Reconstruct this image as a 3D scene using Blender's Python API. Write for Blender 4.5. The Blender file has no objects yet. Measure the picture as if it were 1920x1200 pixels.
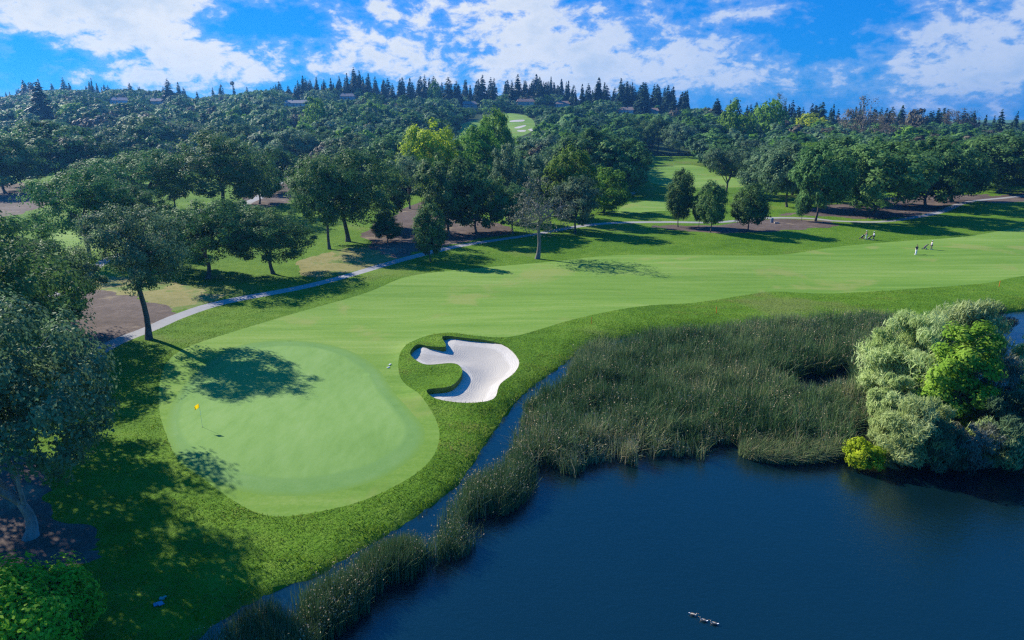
import bpy, bmesh, math, random
import numpy as np
from mathutils import Vector, Matrix, Euler
from mathutils.geometry import delaunay_2d_cdt
R = math.radians
S = bpy.context.scene
COL = S.collection

# ------------------------------------------------------------------ camera, sky, sun, exposure
F, CH, YH = 1280.0, 26.0, 215.0
TH = math.atan((600 - YH) / F)
cam_d = bpy.data.cameras.new('camera'); cam = bpy.data.objects.new('camera', cam_d); COL.objects.link(cam)
cam_d.sensor_width = 36.0; cam_d.lens = F / 1920 * 36.0
cam_d.clip_start = 0.5; cam_d.clip_end = 9000
cam.location = (0, 0, CH); cam.rotation_euler = (math.pi / 2 - TH, 0, 0)
S.camera = cam
S.view_settings.view_transform = 'Standard'; S.view_settings.look = 'None'
S.view_settings.gamma = 1.0; S.view_settings.exposure = 0.78
S.cycles.use_denoising = False; S.cycles.filter_width = 1.3; S.cycles.sample_clamp_indirect = 4
S.cycles.max_bounces = 6; S.cycles.diffuse_bounces = 2; S.cycles.glossy_bounces = 2
S.cycles.transmission_bounces = 3; S.cycles.volume_bounces = 0; S.cycles.transparent_max_bounces = 8

SUN_EL, SUN_AZ = R(31), math.atan2(-0.80, 0.60)      # azimuth clockwise from +Y
sun_d = bpy.data.lights.new('sun', 'SUN'); sun = bpy.data.objects.new('sun', sun_d); COL.objects.link(sun)
sun_d.energy = 5.0; sun_d.angle = R(0.55); sun_d.color = (1.0, 0.93, 0.80)
sdir = Vector((math.sin(SUN_AZ) * math.cos(SUN_EL), math.cos(SUN_AZ) * math.cos(SUN_EL), math.sin(SUN_EL)))
sun.rotation_euler = sdir.to_track_quat('Z', 'Y').to_euler()


class NT:
    """tiny node-tree helper"""
    def __init__(s, tree): s.t = tree; s.t.nodes.clear()
    def n(s, typ, **kw):
        nd = s.t.nodes.new(typ)
        for k, v in kw.items():
            if k.startswith('i_'):
                nd.inputs[k[2:].replace('_', ' ')].default_value = v
            else: setattr(nd, k, v)
        return nd
    def l(s, a, b): s.t.links.new(a, b)
    def math(s, op, a, b=None, c=None, clamp=False):
        nd = s.t.nodes.new('ShaderNodeMath'); nd.operation = op; nd.use_clamp = clamp
        for i, v in enumerate((a, b, c)):
            if v is None: continue
            if isinstance(v, (int, float)): nd.inputs[i].default_value = v
            else: s.l(v, nd.inputs[i])
        return nd.outputs[0]
    def mix(s, fac, a, b, blend='MIX'):
        nd = s.t.nodes.new('ShaderNodeMix'); nd.data_type = 'RGBA'; nd.blend_type = blend
        for sock, v in ((nd.inputs[0], fac), (nd.inputs[6], a), (nd.inputs[7], b)):
            if isinstance(v, (int, float)): sock.default_value = v
            elif isinstance(v, (tuple, list)): sock.default_value = (*v[:3], 1)
            else: s.l(v, sock)
        return nd.outputs[2]
    def noise(s, vec, scale, detail=3, rough=0.55, dist=0.0):
        nd = s.n('ShaderNodeTexNoise'); nd.inputs['Scale'].default_value = scale
        nd.inputs['Detail'].default_value = detail; nd.inputs['Roughness'].default_value = rough
        nd.inputs['Distortion'].default_value = dist
        if vec is not None: s.l(vec, nd.inputs['Vector'])
        return nd.outputs['Fac']
    def ramp(s, fac, stops, interp='LINEAR'):
        nd = s.n('ShaderNodeValToRGB'); cr = nd.color_ramp; cr.interpolation = interp
        while len(cr.elements) > len(stops): cr.elements.remove(cr.elements[-1])
        while len(cr.elements) < len(stops): cr.elements.new(0.5)
        for e, (p, c) in zip(cr.elements, stops):
            e.position = p; e.color = (*c, 1) if len(c) == 3 else c
        s.l(fac, nd.inputs[0]); return nd.outputs[0]
    def mapr(s, v, a, b, c=0.0, d=1.0, smooth=True):
        nd = s.n('ShaderNodeMapRange'); nd.interpolation_type = 'SMOOTHSTEP' if smooth else 'LINEAR'; nd.clamp = True
        s.l(v, nd.inputs[0])
        for i, x in enumerate((a, b, c, d)): nd.inputs[i + 1].default_value = x
        return nd.outputs[0]


def build_world():
    w = bpy.data.worlds.new('World'); S.world = w; w.use_nodes = True
    g = NT(w.node_tree)
    out = g.n('ShaderNodeOutputWorld'); bg = g.n('ShaderNodeBackground'); bg.inputs['Strength'].default_value = 0.12
    g.l(bg.outputs[0], out.inputs[0])
    sky = g.n('ShaderNodeTexSky'); sky.sky_type = 'NISHITA'; sky.sun_disc = False
    sky.sun_elevation = SUN_EL; sky.sun_rotation = SUN_AZ; sky.altitude = 100; sky.air_density = 1.0
    sky.dust_density = 0.3; sky.ozone_density = 3.0
    tint0 = g.mix(1.0, sky.outputs[0], (0.03, 0.44, 1.12), 'MULTIPLY')
    tint = g.mix(0.70, tint0, (0.015, 0.98, 3.1))
    tc = g.n('ShaderNodeTexCoord'); sp = g.n('ShaderNodeSeparateXYZ'); g.l(tc.outputs['Generated'], sp.inputs[0])
    az = g.math('ARCTAN2', sp.outputs[0], sp.outputs[1]); el = g.math('ARCSINE', sp.outputs[2])
    # deepen the blue with elevation, keep it at least as bright near the horizon
    cv = g.n('ShaderNodeCombineXYZ'); g.l(az, cv.inputs[0]); g.l(g.math('MULTIPLY', el, 1.7), cv.inputs[1])
    cv.inputs[2].default_value = 4.3
    n1 = g.noise(cv.outputs[0], 6.5, 2, 0.5, 0.2)
    n2 = g.noise(cv.outputs[0], 21.0, 8, 0.60, 0.25)
    n3 = g.noise(cv.outputs[0], 46.0, 7, 0.6, 0.2)
    f = g.math('ADD', g.math('MULTIPLY', n1, 0.20), g.math('ADD', g.math('MULTIPLY', n2, 0.76), g.math('MULTIPLY', n3, 0.34)))
    # places where the cloud bank is thick (+) or broken (-): azimuth, elevation, radii, weight
    blobs = [(240, 60, 230, 85, .22), (130, 15, 170, 40, .18), (440, 125, 120, 34, .20), (720, 110, 105, 42, .20),
             (1000, 75, 130, 60, .20), (560, 75, 85, 60, -.22), (70, 118, 95, 26, -.20), (640, 35, 80, 22, .05),
             (1510, 95, 110, 60, -.20), (1700, 60, 80, 25, -.08), (1820, 60, 130, 60, .17), (1720, 150, 220, 45, .18),
             (1270, 115, 200, 40, .16), (1130, 25, 60, 20, -.10), (900, 25, 150, 22, .10), (1090, 150, 200, 25, .12),
             (620, 10, 50, 20, .1), (1550, 10, 90, 20, .06), (1180, 30, 40, 25, .08), (1390, 45, 60, 40, .11), (430, 75, 60, 30, -.1)]
    for px, py, rx, ry, wt in blobs:
        a0, e0 = math.atan((px - 960) / 1340), (YH - py) / 1370
        dx = g.math('MULTIPLY', g.math('SUBTRACT', az, a0), 1340 / rx)
        dy = g.math('MULTIPLY', g.math('SUBTRACT', el, e0), 1370 / ry)
        q = g.math('ADD', g.math('MULTIPLY', dx, dx), g.math('MULTIPLY', dy, dy))
        gs = g.math('MULTIPLY', g.math('EXPONENT', g.math('MULTIPLY', q, -0.7)), wt)
        f = g.math('ADD', f, gs)
    high = g.mapr(el, 0.17, 0.42, 0.0, 0.55)                 # clearer overhead
    back = g.mapr(sp.outputs[1], 0.45, 0.0, 0.0, 0.30)      # and behind
    f = g.math('SUBTRACT', g.math('SUBTRACT', f, high), back)
    m = g.mapr(f, 0.685, 0.85)
    right = g.mapr(az, -0.15, 0.40, 1.0, 0.66)
    m = g.math('MULTIPLY', m, right)
    veil = g.mapr(f, 0.59, 0.80, 0.0, 0.22)
    m = g.math('MAXIMUM', m, veil)
    thick = g.mapr(f, 0.74, 1.02)
    n4 = g.noise(cv.outputs[0], 11.0, 5, 0.6)
    shade = g.math('MULTIPLY', thick, g.mapr(n4, 0.35, 0.65), clamp=True)
    ccol = g.mix(shade, (3.9, 4.15, 4.5), (2.7, 3.3, 4.1))
    col = g.mix(m, tint, ccol)
    g.l(col, bg.inputs[0])


build_world()

# ------------------------------------------------------------------ geometry of the view: pixel of the photograph -> ground
CT, ST = math.cos(TH), math.sin(TH)


def lerp_tab(u, us, zs): return np.interp(u, us, zs)


RU = [-0.95, -0.72, -0.5, -0.42, -0.3, -0.22, -0.1, 0.0, 0.1, 0.2, 0.27, 0.33, 0.45, 0.7, 1.0]
RZ = [38, 40, 40, 38, 42, 44, 40, 38, 36, 31, 23, 14, 6, 2, 0]


def hill(x, y):
    x = np.asarray(x, float); y = np.asarray(y, float)
    ys = np.maximum(y, 1.0)
    t = np.clip((y - 260) / 640, 0, 1); s = t * t * (3 - 2 * t)
    t2 = np.clip((y - 950) / 900, 0, 1); s2 = 1 - t2 * t2 * (3 - 2 * t2)
    u = x / ys; wob = 1 + .075 * np.sin(u * 21 + 1) + .05 * np.sin(u * 47) + .03 * np.sin(u * 93 + 2)
    return lerp_tab(u, RU, RZ) * wob * s * s2


def ray(px, py):
    x = (px - 960) / F; y = (py - 600) / F
    return np.array([x, CT - y * ST, -ST - y * CT])


def flat(px, py, z=0.0):
    d = ray(px, py); t = (z - CH) / d[2]
    return np.array([d[0] * t, d[1] * t])


def at(px, py):
    """where the sight line through photograph pixel (px, py) meets the terrain"""
    d = ray(px, py); t = 20.0; st = 1.0
    while t < 4000:
        p = np.array([0, 0, CH]) + d * t
        if p[2] <= float(hill(p[0], p[1])): break
        t += st; st = min(6, st * 1.02)
    lo, hi = t - st, t
    for _ in range(25):
        mid = (lo + hi) / 2; p = np.array([0, 0, CH]) + d * mid
        if p[2] <= float(hill(p[0], p[1])): hi = mid
        else: lo = mid
    p = np.array([0, 0, CH]) + d * hi
    return p[:2]


def proj(x, y, z):
    zc = y * CT - (z - CH) * ST; yc = -(y * ST + (z - CH) * CT)
    return 960 + F * x / zc, 600 + F * yc / zc, zc


def height_for(x, y, z0, top_py):
    lo, hi = 0.2, 60
    for _ in range(40):
        m = (lo + hi) / 2
        if proj(x, y, z0 + m)[1] > top_py: lo = m
        else: hi = m
    return lo


def catmull(pts, n=6, closed=True):
    P = np.array(pts, float); N = len(P); out = []
    rng = range(N) if closed else range(N - 1)
    for i in rng:
        if closed: p0, p1, p2, p3 = P[i - 1], P[i], P[(i + 1) % N], P[(i + 2) % N]
        else: p0, p1, p2, p3 = P[max(i - 1, 0)], P[i], P[i + 1], P[min(i + 2, N - 1)]
        for k in range(n):
            t = k / n
            out.append(0.5 * ((2 * p1) + (-p0 + p2) * t + (2 * p0 - 5 * p1 + 4 * p2 - p3) * t * t + (-p0 + 3 * p1 - 3 * p2 + p3) * t ** 3))
    if not closed: out.append(P[-1])
    return np.array(out)


def in_poly(x, y, poly):
    x = np.asarray(x, float); y = np.asarray(y, float); ins = np.zeros(x.shape, bool)
    n = len(poly)
    for i in range(n):
        x1, y1 = poly[i]; x2, y2 = poly[(i + 1) % n]
        if y1 == y2: continue
        c = ((y1 > y) != (y2 > y)) & (x < (x2 - x1) * (y - y1) / (y2 - y1) + x1)
        ins ^= c
    return ins


def poly_dist(x, y, poly, closed=True):
    x = np.asarray(x, float); y = np.asarray(y, float); d = np.full(x.shape, 1e9)
    n = len(poly)
    for i in range(n if closed else n - 1):
        a = poly[i]; b = poly[(i + 1) % n]; ab = b - a; L = ab @ ab
        if L < 1e-9: continue
        t = np.clip(((x - a[0]) * ab[0] + (y - a[1]) * ab[1]) / L, 0, 1)
        d = np.minimum(d, np.hypot(x - a[0] - t * ab[0], y - a[1] - t * ab[1]))
    return d


def outline(pts, z=None, n=5):
    W = [flat(*p, z) if z is not None else at(*p) for p in pts]
    return catmull(W, n)


def strip(pts, width, n=6):
    c = catmull([at(*p) for p in pts], n, closed=False)
    t = np.gradient(c, axis=0); t /= np.linalg.norm(t, axis=1)[:, None]
    nrm = np.stack([-t[:, 1], t[:, 0]], 1) * width / 2
    return np.concatenate([c + nrm, (c - nrm)[::-1]])


WZ = -0.6
BANK = [(330, 1240), (420, 1162), (520, 1108), (600, 1076), (690, 1026), (790, 964), (870, 895), (925, 812), (980, 742),
        (1045, 692), (1100, 655), (1160, 636), (1250, 626), (1400, 616), (1550, 606), (1720, 609), (1800, 602), (1880, 588), (1960, 580), (2300, 565)]
POND = np.concatenate([catmull([flat(*p, WZ) for p in BANK], 6, closed=False),
                       np.array([[170, 92], [175, 10], [60, -15], [-4, -12], [-16, 10]])])

FAIR = outline([(302, 706), (335, 662), (420, 628), (560, 582), (690, 547), (770, 519), (900, 502), (1010, 490), (1150, 477), (1300, 480), (1450, 479),
                (1560, 462), (1680, 452), (1800, 443), (1920, 428), (2150, 405), (2300, 430), (2150, 490), (1920, 517), (1850, 531), (1700, 544), (1560, 550),
                (1450, 545), (1390, 552), (1300, 567), (1200, 576), (1080, 602), (970, 632), (900, 634), (840, 626), (785, 636), (752, 662), (750, 705),
                (788, 745), (818, 790), (822, 835), (790, 882), (700, 932), (600, 960), (500, 968), (420, 930), (345, 868), (302, 788)])
COLLAR = outline([(345, 720), (420, 660), (500, 640), (590, 642), (660, 660), (710, 692), (738, 735), (768, 770), (796, 810), (784, 850), (730, 892),
                  (650, 920), (560, 933), (470, 928), (390, 905), (330, 860), (312, 790)])
GREEN = outline([(357, 725), (430, 670), (510, 650), (585, 651), (640, 665), (688, 695), (715, 735), (742, 770), (765, 805), (752, 840), (706, 872),
                 (640, 892), (560, 904), (480, 900), (405, 882), (350, 840), (330, 785)])
BUNK = outline([(769, 668), (782, 652), (806, 655), (836, 655), (830, 637), (870, 640), (940, 650), (972, 675), (966, 698), (938, 722), (925, 750),
                (880, 761), (820, 754), (801, 736), (845, 728), (866, 705), (862, 690), (845, 685), (805, 688), (785, 683)], n=4)
PATH = strip([(120, 705), (205, 650), (280, 618), (340, 592), (420, 568), (560, 541), (640, 521), (750, 489), (880, 459), (1000, 440), (1090, 424),
              (1160, 417), (1250, 415), (1350, 416), (1440, 409), (1520, 409), (1570, 413), (1650, 414), (1712, 407), (1765, 396), (1800, 383), (1845, 374), (1930, 366), (2100, 350)], 2.3)
PATH2 = strip([(90, 560), (165, 512), (205, 488), (250, 470)], 2.0)
PATH3 = strip([(395, 412), (430, 398), (475, 376), (510, 352), (540, 330)], 3.2)
PATH4 = strip([(735, 475), (765, 440), (785, 412), (770, 392), (800, 378)], 3.0)
DIRT = [outline([(110, 600), (160, 548), (235, 556), (330, 586), (262, 616), (190, 656), (120, 690)]),
        outline([(690, 430), (735, 405), (790, 388), (880, 402), (960, 432), (900, 449), (800, 470), (745, 484), (700, 470)]),
        outline([(1225, 420), (1330, 421), (1440, 412), (1540, 412), (1572, 420), (1520, 431), (1420, 437), (1330, 436), (1270, 430)]),
        outline([(1470, 402), (1540, 388), (1620, 374), (1760, 366), (1850, 364), (1840, 372), (1790, 384), (1755, 396), (1700, 406), (1620, 409), (1540, 405)]),
        outline([(395, 402), (450, 372), (500, 345), (540, 318), (556, 340), (552, 372), (520, 384), (450, 398)]),
        outline([(-30, 350), (60, 344), (112, 352), (105, 380), (30, 402), (-40, 400)]),
        outline([(-60, 900), (40, 850), (85, 900), (110, 960), (190, 1020), (130, 1070), (20, 1080), (-80, 1050)]),
        outline([(1830, 376), (1870, 366), (1960, 362), (1960, 372), (1880, 382)])]
DRY = [outline([(160, 545), (175, 524), (230, 520), (350, 535), (400, 558), (340, 584), (250, 562)]),
       outline([(560, 490), (640, 468), (700, 470), (740, 484), (660, 508), (590, 524)])]
def ragged(P, seed, amp=0.55):
    """a worn, uneven edge"""
    Q = catmull(P, 3); rng = np.random.default_rng(seed); s = np.linalg.norm(P.max(0) - P.min(0)); amp = amp * min(2.5, max(1, s / 25))
    n = len(Q); a = np.convolve(np.concatenate([rng.normal(size=n)] * 3), np.ones(4) / 2, 'same')[n:2 * n]
    t = np.roll(Q, -1, 0) - np.roll(Q, 1, 0); t /= np.maximum(np.linalg.norm(t, axis=1), 1e-6)[:, None]
    return Q + np.stack([t[:, 1], -t[:, 0]], 1) * (a * amp * .6)[:, None]


DIRT = [ragged(p, 10 + i) for i, p in enumerate(DIRT)]; DRY = [ragged(p, 30 + i, .9) for i, p in enumerate(DRY)]
FARFAIR = [outline([(845, 252), (880, 228), (930, 216), (985, 217), (1003, 232), (990, 250), (940, 262)]),
           outline([(1178, 384), (1260, 374), (1350, 378), (1340, 392), (1230, 396), (1160, 402)]),
           outline([(1210, 320), (1300, 310), (1400, 345), (1330, 352), (1230, 345)]),
           outline([(100, 440), (180, 425), (240, 440), (190, 465), (130, 478), (90, 470)]),
           outline([(165, 296), (250, 287), (350, 288), (340, 300), (230, 306)])]
FARBUNK = [outline([(958, 226), (982, 224.4), (980, 227), (958, 228)], n=4), outline([(964, 240), (982, 235), (986, 236), (974, 241)], n=4),
           outline([(970, 244), (985, 243.6), (984, 246), (973, 246)], n=4), outline([(990, 243), (998, 241.5), (998, 245)], n=4),
           outline([(1150, 370), (1170, 361), (1192, 361), (1180, 366), (1160, 371)], n=4),
           outline([(1190, 271), (1222, 269), (1224, 272), (1192, 274)], n=4)]


FLOOR = np.array([[-900, 400], [900, 400], [1500, 1300], [-1500, 1300]], float)


def bunker_depth(x, y):
    d = poly_dist(x, y, BUNK)
    return d


def terrain(x, y):
    x = np.asarray(x, float); y = np.asarray(y, float)
    und = 0.22 * np.sin(x * 0.11 + 0.7) * np.sin(y * 0.083 + 0.4) + 0.13 * np.sin(x * 0.05 - y * 0.21)
    z = hill(x, y) + und * np.clip((y - 20) / 30, 0, 1)
    near = (y < 130) & (x > -60)
    zn = z[near] if z.ndim else z
    if z.ndim and near.any():
        xs, ys = x[near], y[near]
        d = poly_dist(xs, ys, POND); ins = in_poly(xs, ys, POND)
        out = np.clip(d / 2.6, 0, 1) ** 0.6
        zo = (WZ + 0.12) * (1 - out) + zn * out
        zi = WZ - 0.02 - np.clip(d * 0.8, 0, 1.5)
        zz = np.where(ins, zi, zo)
        db = poly_dist(xs, ys, BUNK)                       # a low mound behind the bunker
        zz = zz + 0.35 * np.exp(-(db / 1.6) ** 2) * np.clip((10 - xs) / 14, 0.25, 1) * (~ins)
        z = z.copy(); z[near] = zz
    return z


def gz(x, y): return float(terrain(np.array([x]), np.array([y]))[0])


# ------------------------------------------------------------------ mesh and object helpers
def mesh_obj(name, V, Fc, mat, parent=None, smooth=False, attr=None):
    V = np.asarray(V, np.float32); Fc = np.asarray(Fc, np.int32)
    me = bpy.data.meshes.new(name); k = Fc.shape[1]
    me.vertices.add(len(V)); me.vertices.foreach_set('co', V.ravel())
    me.loops.add(Fc.size); me.loops.foreach_set('vertex_index', Fc.ravel())
    me.polygons.add(len(Fc)); me.polygons.foreach_set('loop_start', np.arange(0, Fc.size, k, dtype=np.int32))
    me.polygons.foreach_set('use_smooth', np.full(len(Fc), smooth))
    if attr is not None:
        a = me.attributes.new('tone', 'FLOAT', 'FACE'); a.data.foreach_set('value', np.asarray(attr, np.float32))
    me.update(calc_edges=True); me.validate()
    me.materials.append(mat)
    o = bpy.data.objects.new(name, me); COL.objects.link(o); o.parent = parent
    return o


def tag(o, label, cat, group=None, kind=None):
    o['label'] = label; o['category'] = cat
    if group: o['group'] = group
    if kind: o['kind'] = kind
    return o


def thing(name, loc, label, cat, group=None, rz=0.0):
    o = bpy.data.objects.new(name, None); COL.objects.link(o)
    o.location = loc; o.rotation_euler = (0, 0, rz); o.empty_display_size = 0.3
    return tag(o, label, cat, group)


class MB:
    """collects simple shapes into one bmesh"""
    def __init__(s): s.b = bmesh.new()
    def _t(s, vs, loc, rot, scl):
        M = Matrix.Translation(Vector(loc)) @ Euler(rot).to_matrix().to_4x4() @ Matrix.Diagonal((*scl, 1))
        bmesh.ops.transform(s.b, matrix=M, verts=vs)
    def box(s, loc, size, rot=(0, 0, 0), bevel=0.0):
        r = bmesh.ops.create_cube(s.b, size=1.0); s._t(r['verts'], loc, rot, size)
        if bevel:
            es = list({e for v in r['verts'] for e in v.link_edges})
            bmesh.ops.bevel(s.b, geom=es, offset=bevel, segments=2, affect='EDGES', profile=0.6)
        return s
    def ball(s, loc, scl, rot=(0, 0, 0), u=12, v=8):
        r = bmesh.ops.create_uvsphere(s.b, u_segments=u, v_segments=v, radius=1.0); s._t(r['verts'], loc, rot, scl); return s
    def rod(s, a, b, r1, r2=None, n=8):
        a, b = Vector(a), Vector(b); d = b - a
        r = bmesh.ops.create_cone(s.b, cap_ends=True, segments=n, radius1=r1, radius2=r1 if r2 is None else r2, depth=d.length)
        M = Matrix.Translation((a + b) / 2) @ d.to_track_quat('Z', 'Y').to_matrix().to_4x4()
        bmesh.ops.transform(s.b, matrix=M, verts=r['verts']); return s
    def poly(s, pts, thick=0.0):
        vs = [s.b.verts.new(p) for p in pts]; f = s.b.faces.new(vs)
        if thick:
            e = bmesh.ops.extrude_face_region(s.b, geom=[f])
            bmesh.ops.translate(s.b, vec=f.normal * thick if f.normal.length else (0, 0, thick), verts=[g for g in e['geom'] if isinstance(g, bmesh.types.BMVert)])
        return s
    def build(s, name, mat, parent=None, smooth=False):
        bmesh.ops.recalc_face_normals(s.b, faces=s.b.faces[:])
        me = bpy.data.meshes.new(name); s.b.to_mesh(me); s.b.free(); me.materials.append(mat)
        if smooth:
            for p in me.polygons: p.use_smooth = True
        o = bpy.data.objects.new(name, me); COL.objects.link(o); o.parent = parent; return o


# ------------------------------------------------------------------ materials
MATS = {}


def plain(name, col, rough=0.6, spec=0.3, metal=0.0, var=0.12, scale=8.0):
    if name in MATS: return MATS[name]
    m = bpy.data.materials.new(name); m.use_nodes = True; g = NT(m.node_tree)
    out = g.n('ShaderNodeOutputMaterial'); b = g.n('ShaderNodeBsdfPrincipled')
    tc = g.n('ShaderNodeTexCoord'); nz = g.noise(tc.outputs['Object'], scale, 4)
    g.l(g.mix(nz, tuple(c * (1 - var) for c in col), tuple(min(1, c * (1 + var)) for c in col)), b.inputs['Base Color'])
    b.inputs['Roughness'].default_value = rough; b.inputs['Metallic'].default_value = metal
    b.inputs['Specular IOR Level'].default_value = spec
    g.l(b.outputs[0], out.inputs[0]); MATS[name] = m; return m


def turf(name, cols, scales=(0.05, 0.5, 5.0), stretch=(1, 1, 1), rot=0.0, bump=0.3, bscale=6.0, patch=None, fine=0.35, bdist=0.1):
    """grass or soil: large patches, mid mottling and fine blades, all in world metres"""
    m = bpy.data.materials.new(name); m.use_nodes = True; g = NT(m.node_tree)
    out = g.n('ShaderNodeOutputMaterial'); b = g.n('ShaderNodeBsdfPrincipled')
    geo = g.n('ShaderNodeNewGeometry'); mp = g.n('ShaderNodeMapping'); g.l(geo.outputs['Position'], mp.inputs[0])
    mp.inputs['Rotation'].default_value = (0, 0, rot); mp.inputs['Scale'].default_value = stretch
    a = g.noise(mp.outputs[0], scales[0], 4, 0.6, 0.3); c = g.noise(mp.outputs[0], scales[1], 4, 0.65); e = g.noise(geo.outputs['Position'], scales[2], 3, 0.7)
    t = g.math('ADD', g.math('MULTIPLY', a, 0.55), g.math('ADD', g.math('MULTIPLY', c, 0.45), g.math('MULTIPLY', g.math('SUBTRACT', e, 0.5), fine)))
    col = g.ramp(t, [(0.30, cols[0]), (0.50, cols[1]), (0.70, cols[2])])
    if patch:
        pn = g.noise(geo.outputs['Position'], patch[1], 4, 0.6, 0.4)
        col = g.mix(g.mapr(pn, patch[2], patch[2] + 0.10, 0, patch[3] if len(patch) > 3 else 0.8), col, patch[0])
    g.l(col, b.inputs['Base Color']); b.inputs['Roughness'].default_value = 0.9; b.inputs['Specular IOR Level'].default_value = 0.08
    if bump:
        bn = g.noise(geo.outputs['Position'], bscale, 4, 0.7)
        bp = g.n('ShaderNodeBump'); bp.inputs['Strength'].default_value = bump; bp.inputs['Distance'].default_value = bdist
        g.l(bn, bp.inputs['Height']); g.l(bp.outputs[0], b.inputs['Normal'])
    g.l(b.outputs[0], out.inputs[0]); MATS[name] = m; return m


def leaf(name, stops, trans=0.34, rough=0.6, hue=0.012, val=0.22):
    """foliage: colour from each leaf's own tone, small shift from tree to tree, light passes through"""
    m = bpy.data.materials.new(name); m.use_nodes = True; g = NT(m.node_tree)
    out = g.n('ShaderNodeOutputMaterial'); b = g.n('ShaderNodeBsdfPrincipled')
    at_ = g.n('ShaderNodeAttribute'); at_.attribute_name = 'tone'
    col = g.ramp(at_.outputs['Fac'], stops)
    oi = g.n('ShaderNodeObjectInfo'); hs = g.n('ShaderNodeHueSaturation')
    g.l(g.math('ADD', g.math('MULTIPLY', oi.outputs['Random'], 2 * hue), 0.5 - hue), hs.inputs['Hue'])
    r2 = g.math('FRACT', g.math('MULTIPLY', oi.outputs['Random'], 7.31))
    g.l(g.math('ADD', g.math('MULTIPLY', r2, 2 * val), 1 - val), hs.inputs['Value'])
    g.l(col, hs.inputs['Color']); g.l(hs.outputs[0], b.inputs['Base Color'])
    b.inputs['Roughness'].default_value = rough; b.inputs['Specular IOR Level'].default_value = 0.08
    tr = g.n('ShaderNodeBsdfTranslucent'); g.l(hs.outputs[0], tr.inputs[0])
    mx = g.n('ShaderNodeMixShader'); mx.inputs[0].default_value = trans
    g.l(b.outputs[0], mx.inputs[1]); g.l(tr.outputs[0], mx.inputs[2]); g.l(mx.outputs[0], out.inputs[0])
    MATS[name] = m; return m


def bark(name, c1, c2, scale=3.0):
    m = bpy.data.materials.new(name); m.use_nodes = True; g = NT(m.node_tree)
    out = g.n('ShaderNodeOutputMaterial'); b = g.n('ShaderNodeBsdfPrincipled'); tc = g.n('ShaderNodeTexCoord')
    mp = g.n('ShaderNodeMapping'); g.l(tc.outputs['Object'], mp.inputs[0]); mp.inputs['Scale'].default_value = (1, 1, 0.25)
    nz = g.noise(mp.outputs[0], scale, 6, 0.7); g.l(g.ramp(nz, [(0.3, c1), (0.7, c2)]), b.inputs['Base Color'])
    bp = g.n('ShaderNodeBump'); bp.inputs['Strength'].default_value = 0.7; bp.inputs['Distance'].default_value = 0.08
    g.l(nz, bp.inputs['Height']); g.l(bp.outputs[0], b.inputs['Normal'])
    b.inputs['Roughness'].default_value = 0.9; b.inputs['Specular IOR Level'].default_value = 0.1
    g.l(b.outputs[0], out.inputs[0]); MATS[name] = m; return m


m_rough = turf('rough_turf', ((0.045, 0.115, 0.006), (0.090, 0.190, 0.012), (0.155, 0.245, 0.028)), (0.07, 0.6, 4.0), bump=0.8, bscale=3.0, bdist=0.25,
               patch=((0.15, 0.17, 0.05), 0.035, 0.56, 0.6))
m_fair = turf('fairway_turf', ((0.080, 0.185, 0.022), (0.152, 0.268, 0.044), (0.250, 0.340, 0.092)), (0.035, 0.30, 3.0), (0.20, 2.2, 1), R(-8), bump=0.15, bscale=8, fine=0.25,
              patch=((0.255, 0.275, 0.085), 0.07, 0.55, 0.55))
m_collar = turf('collar_turf', ((0.108, 0.222, 0.052), (0.142, 0.268, 0.072), (0.18, 0.30, 0.095)), (0.06, 0.5, 6.0), bump=0.1)
m_green = turf('green_turf', ((0.132, 0.255, 0.055), (0.176, 0.308, 0.080), (0.218, 0.345, 0.110)), (0.10, 0.9, 9.0), (1.4, .5, 1), R(35), bump=0.08, bscale=12, fine=0.3)
m_sand = turf('bunker_sand', ((0.43, 0.40, 0.37), (0.51, 0.48, 0.44), (0.57, 0.54, 0.50)), (0.15, 1.2, 6.0), bump=0.35, bscale=5, bdist=0.05)


def rake_sand(m):
    g = NT.__new__(NT); g.t = m.node_tree; nd = g.t.nodes; b = next(n for n in nd if n.type == 'BSDF_PRINCIPLED'); bp = next(n for n in nd if n.type == 'BUMP')
    at_ = g.n('ShaderNodeAttribute'); at_.attribute_name = 'edge'; geo = g.n('ShaderNodeNewGeometry')
    w = g.math('ADD', at_.outputs['Fac'], g.math('MULTIPLY', g.noise(geo.outputs['Position'], .5, 3), .9))
    rings = g.math('SINE', g.math('MULTIPLY', w, 26.0))
    inner = g.mapr(w, 1.3, 1.7)
    old = b.inputs['Base Color'].links[0].from_socket
    g.l(g.mix(g.math('MULTIPLY', inner, .75), old, (.40, .375, .34)), b.inputs['Base Color'])
    oh = bp.inputs['Height'].links[0].from_socket
    g.l(g.math('ADD', oh, g.math('MULTIPLY', rings, .14)), bp.inputs['Height']); bp.inputs['Strength'].default_value = .6


rake_sand(m_sand)


def soft_edge(m, col, w):
    """mown height steps down over a strip, so the colour runs over into the next cut"""
    g = NT.__new__(NT); g.t = m.node_tree; b = next(n for n in g.t.nodes if n.type == 'BSDF_PRINCIPLED')
    at_ = g.n('ShaderNodeAttribute'); at_.attribute_name = 'edge'; old = b.inputs['Base Color'].links[0].from_socket
    g.l(g.mix(g.mapr(at_.outputs['Fac'], 0.0, w, .9, 0.0), old, col), b.inputs['Base Color'])


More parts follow.
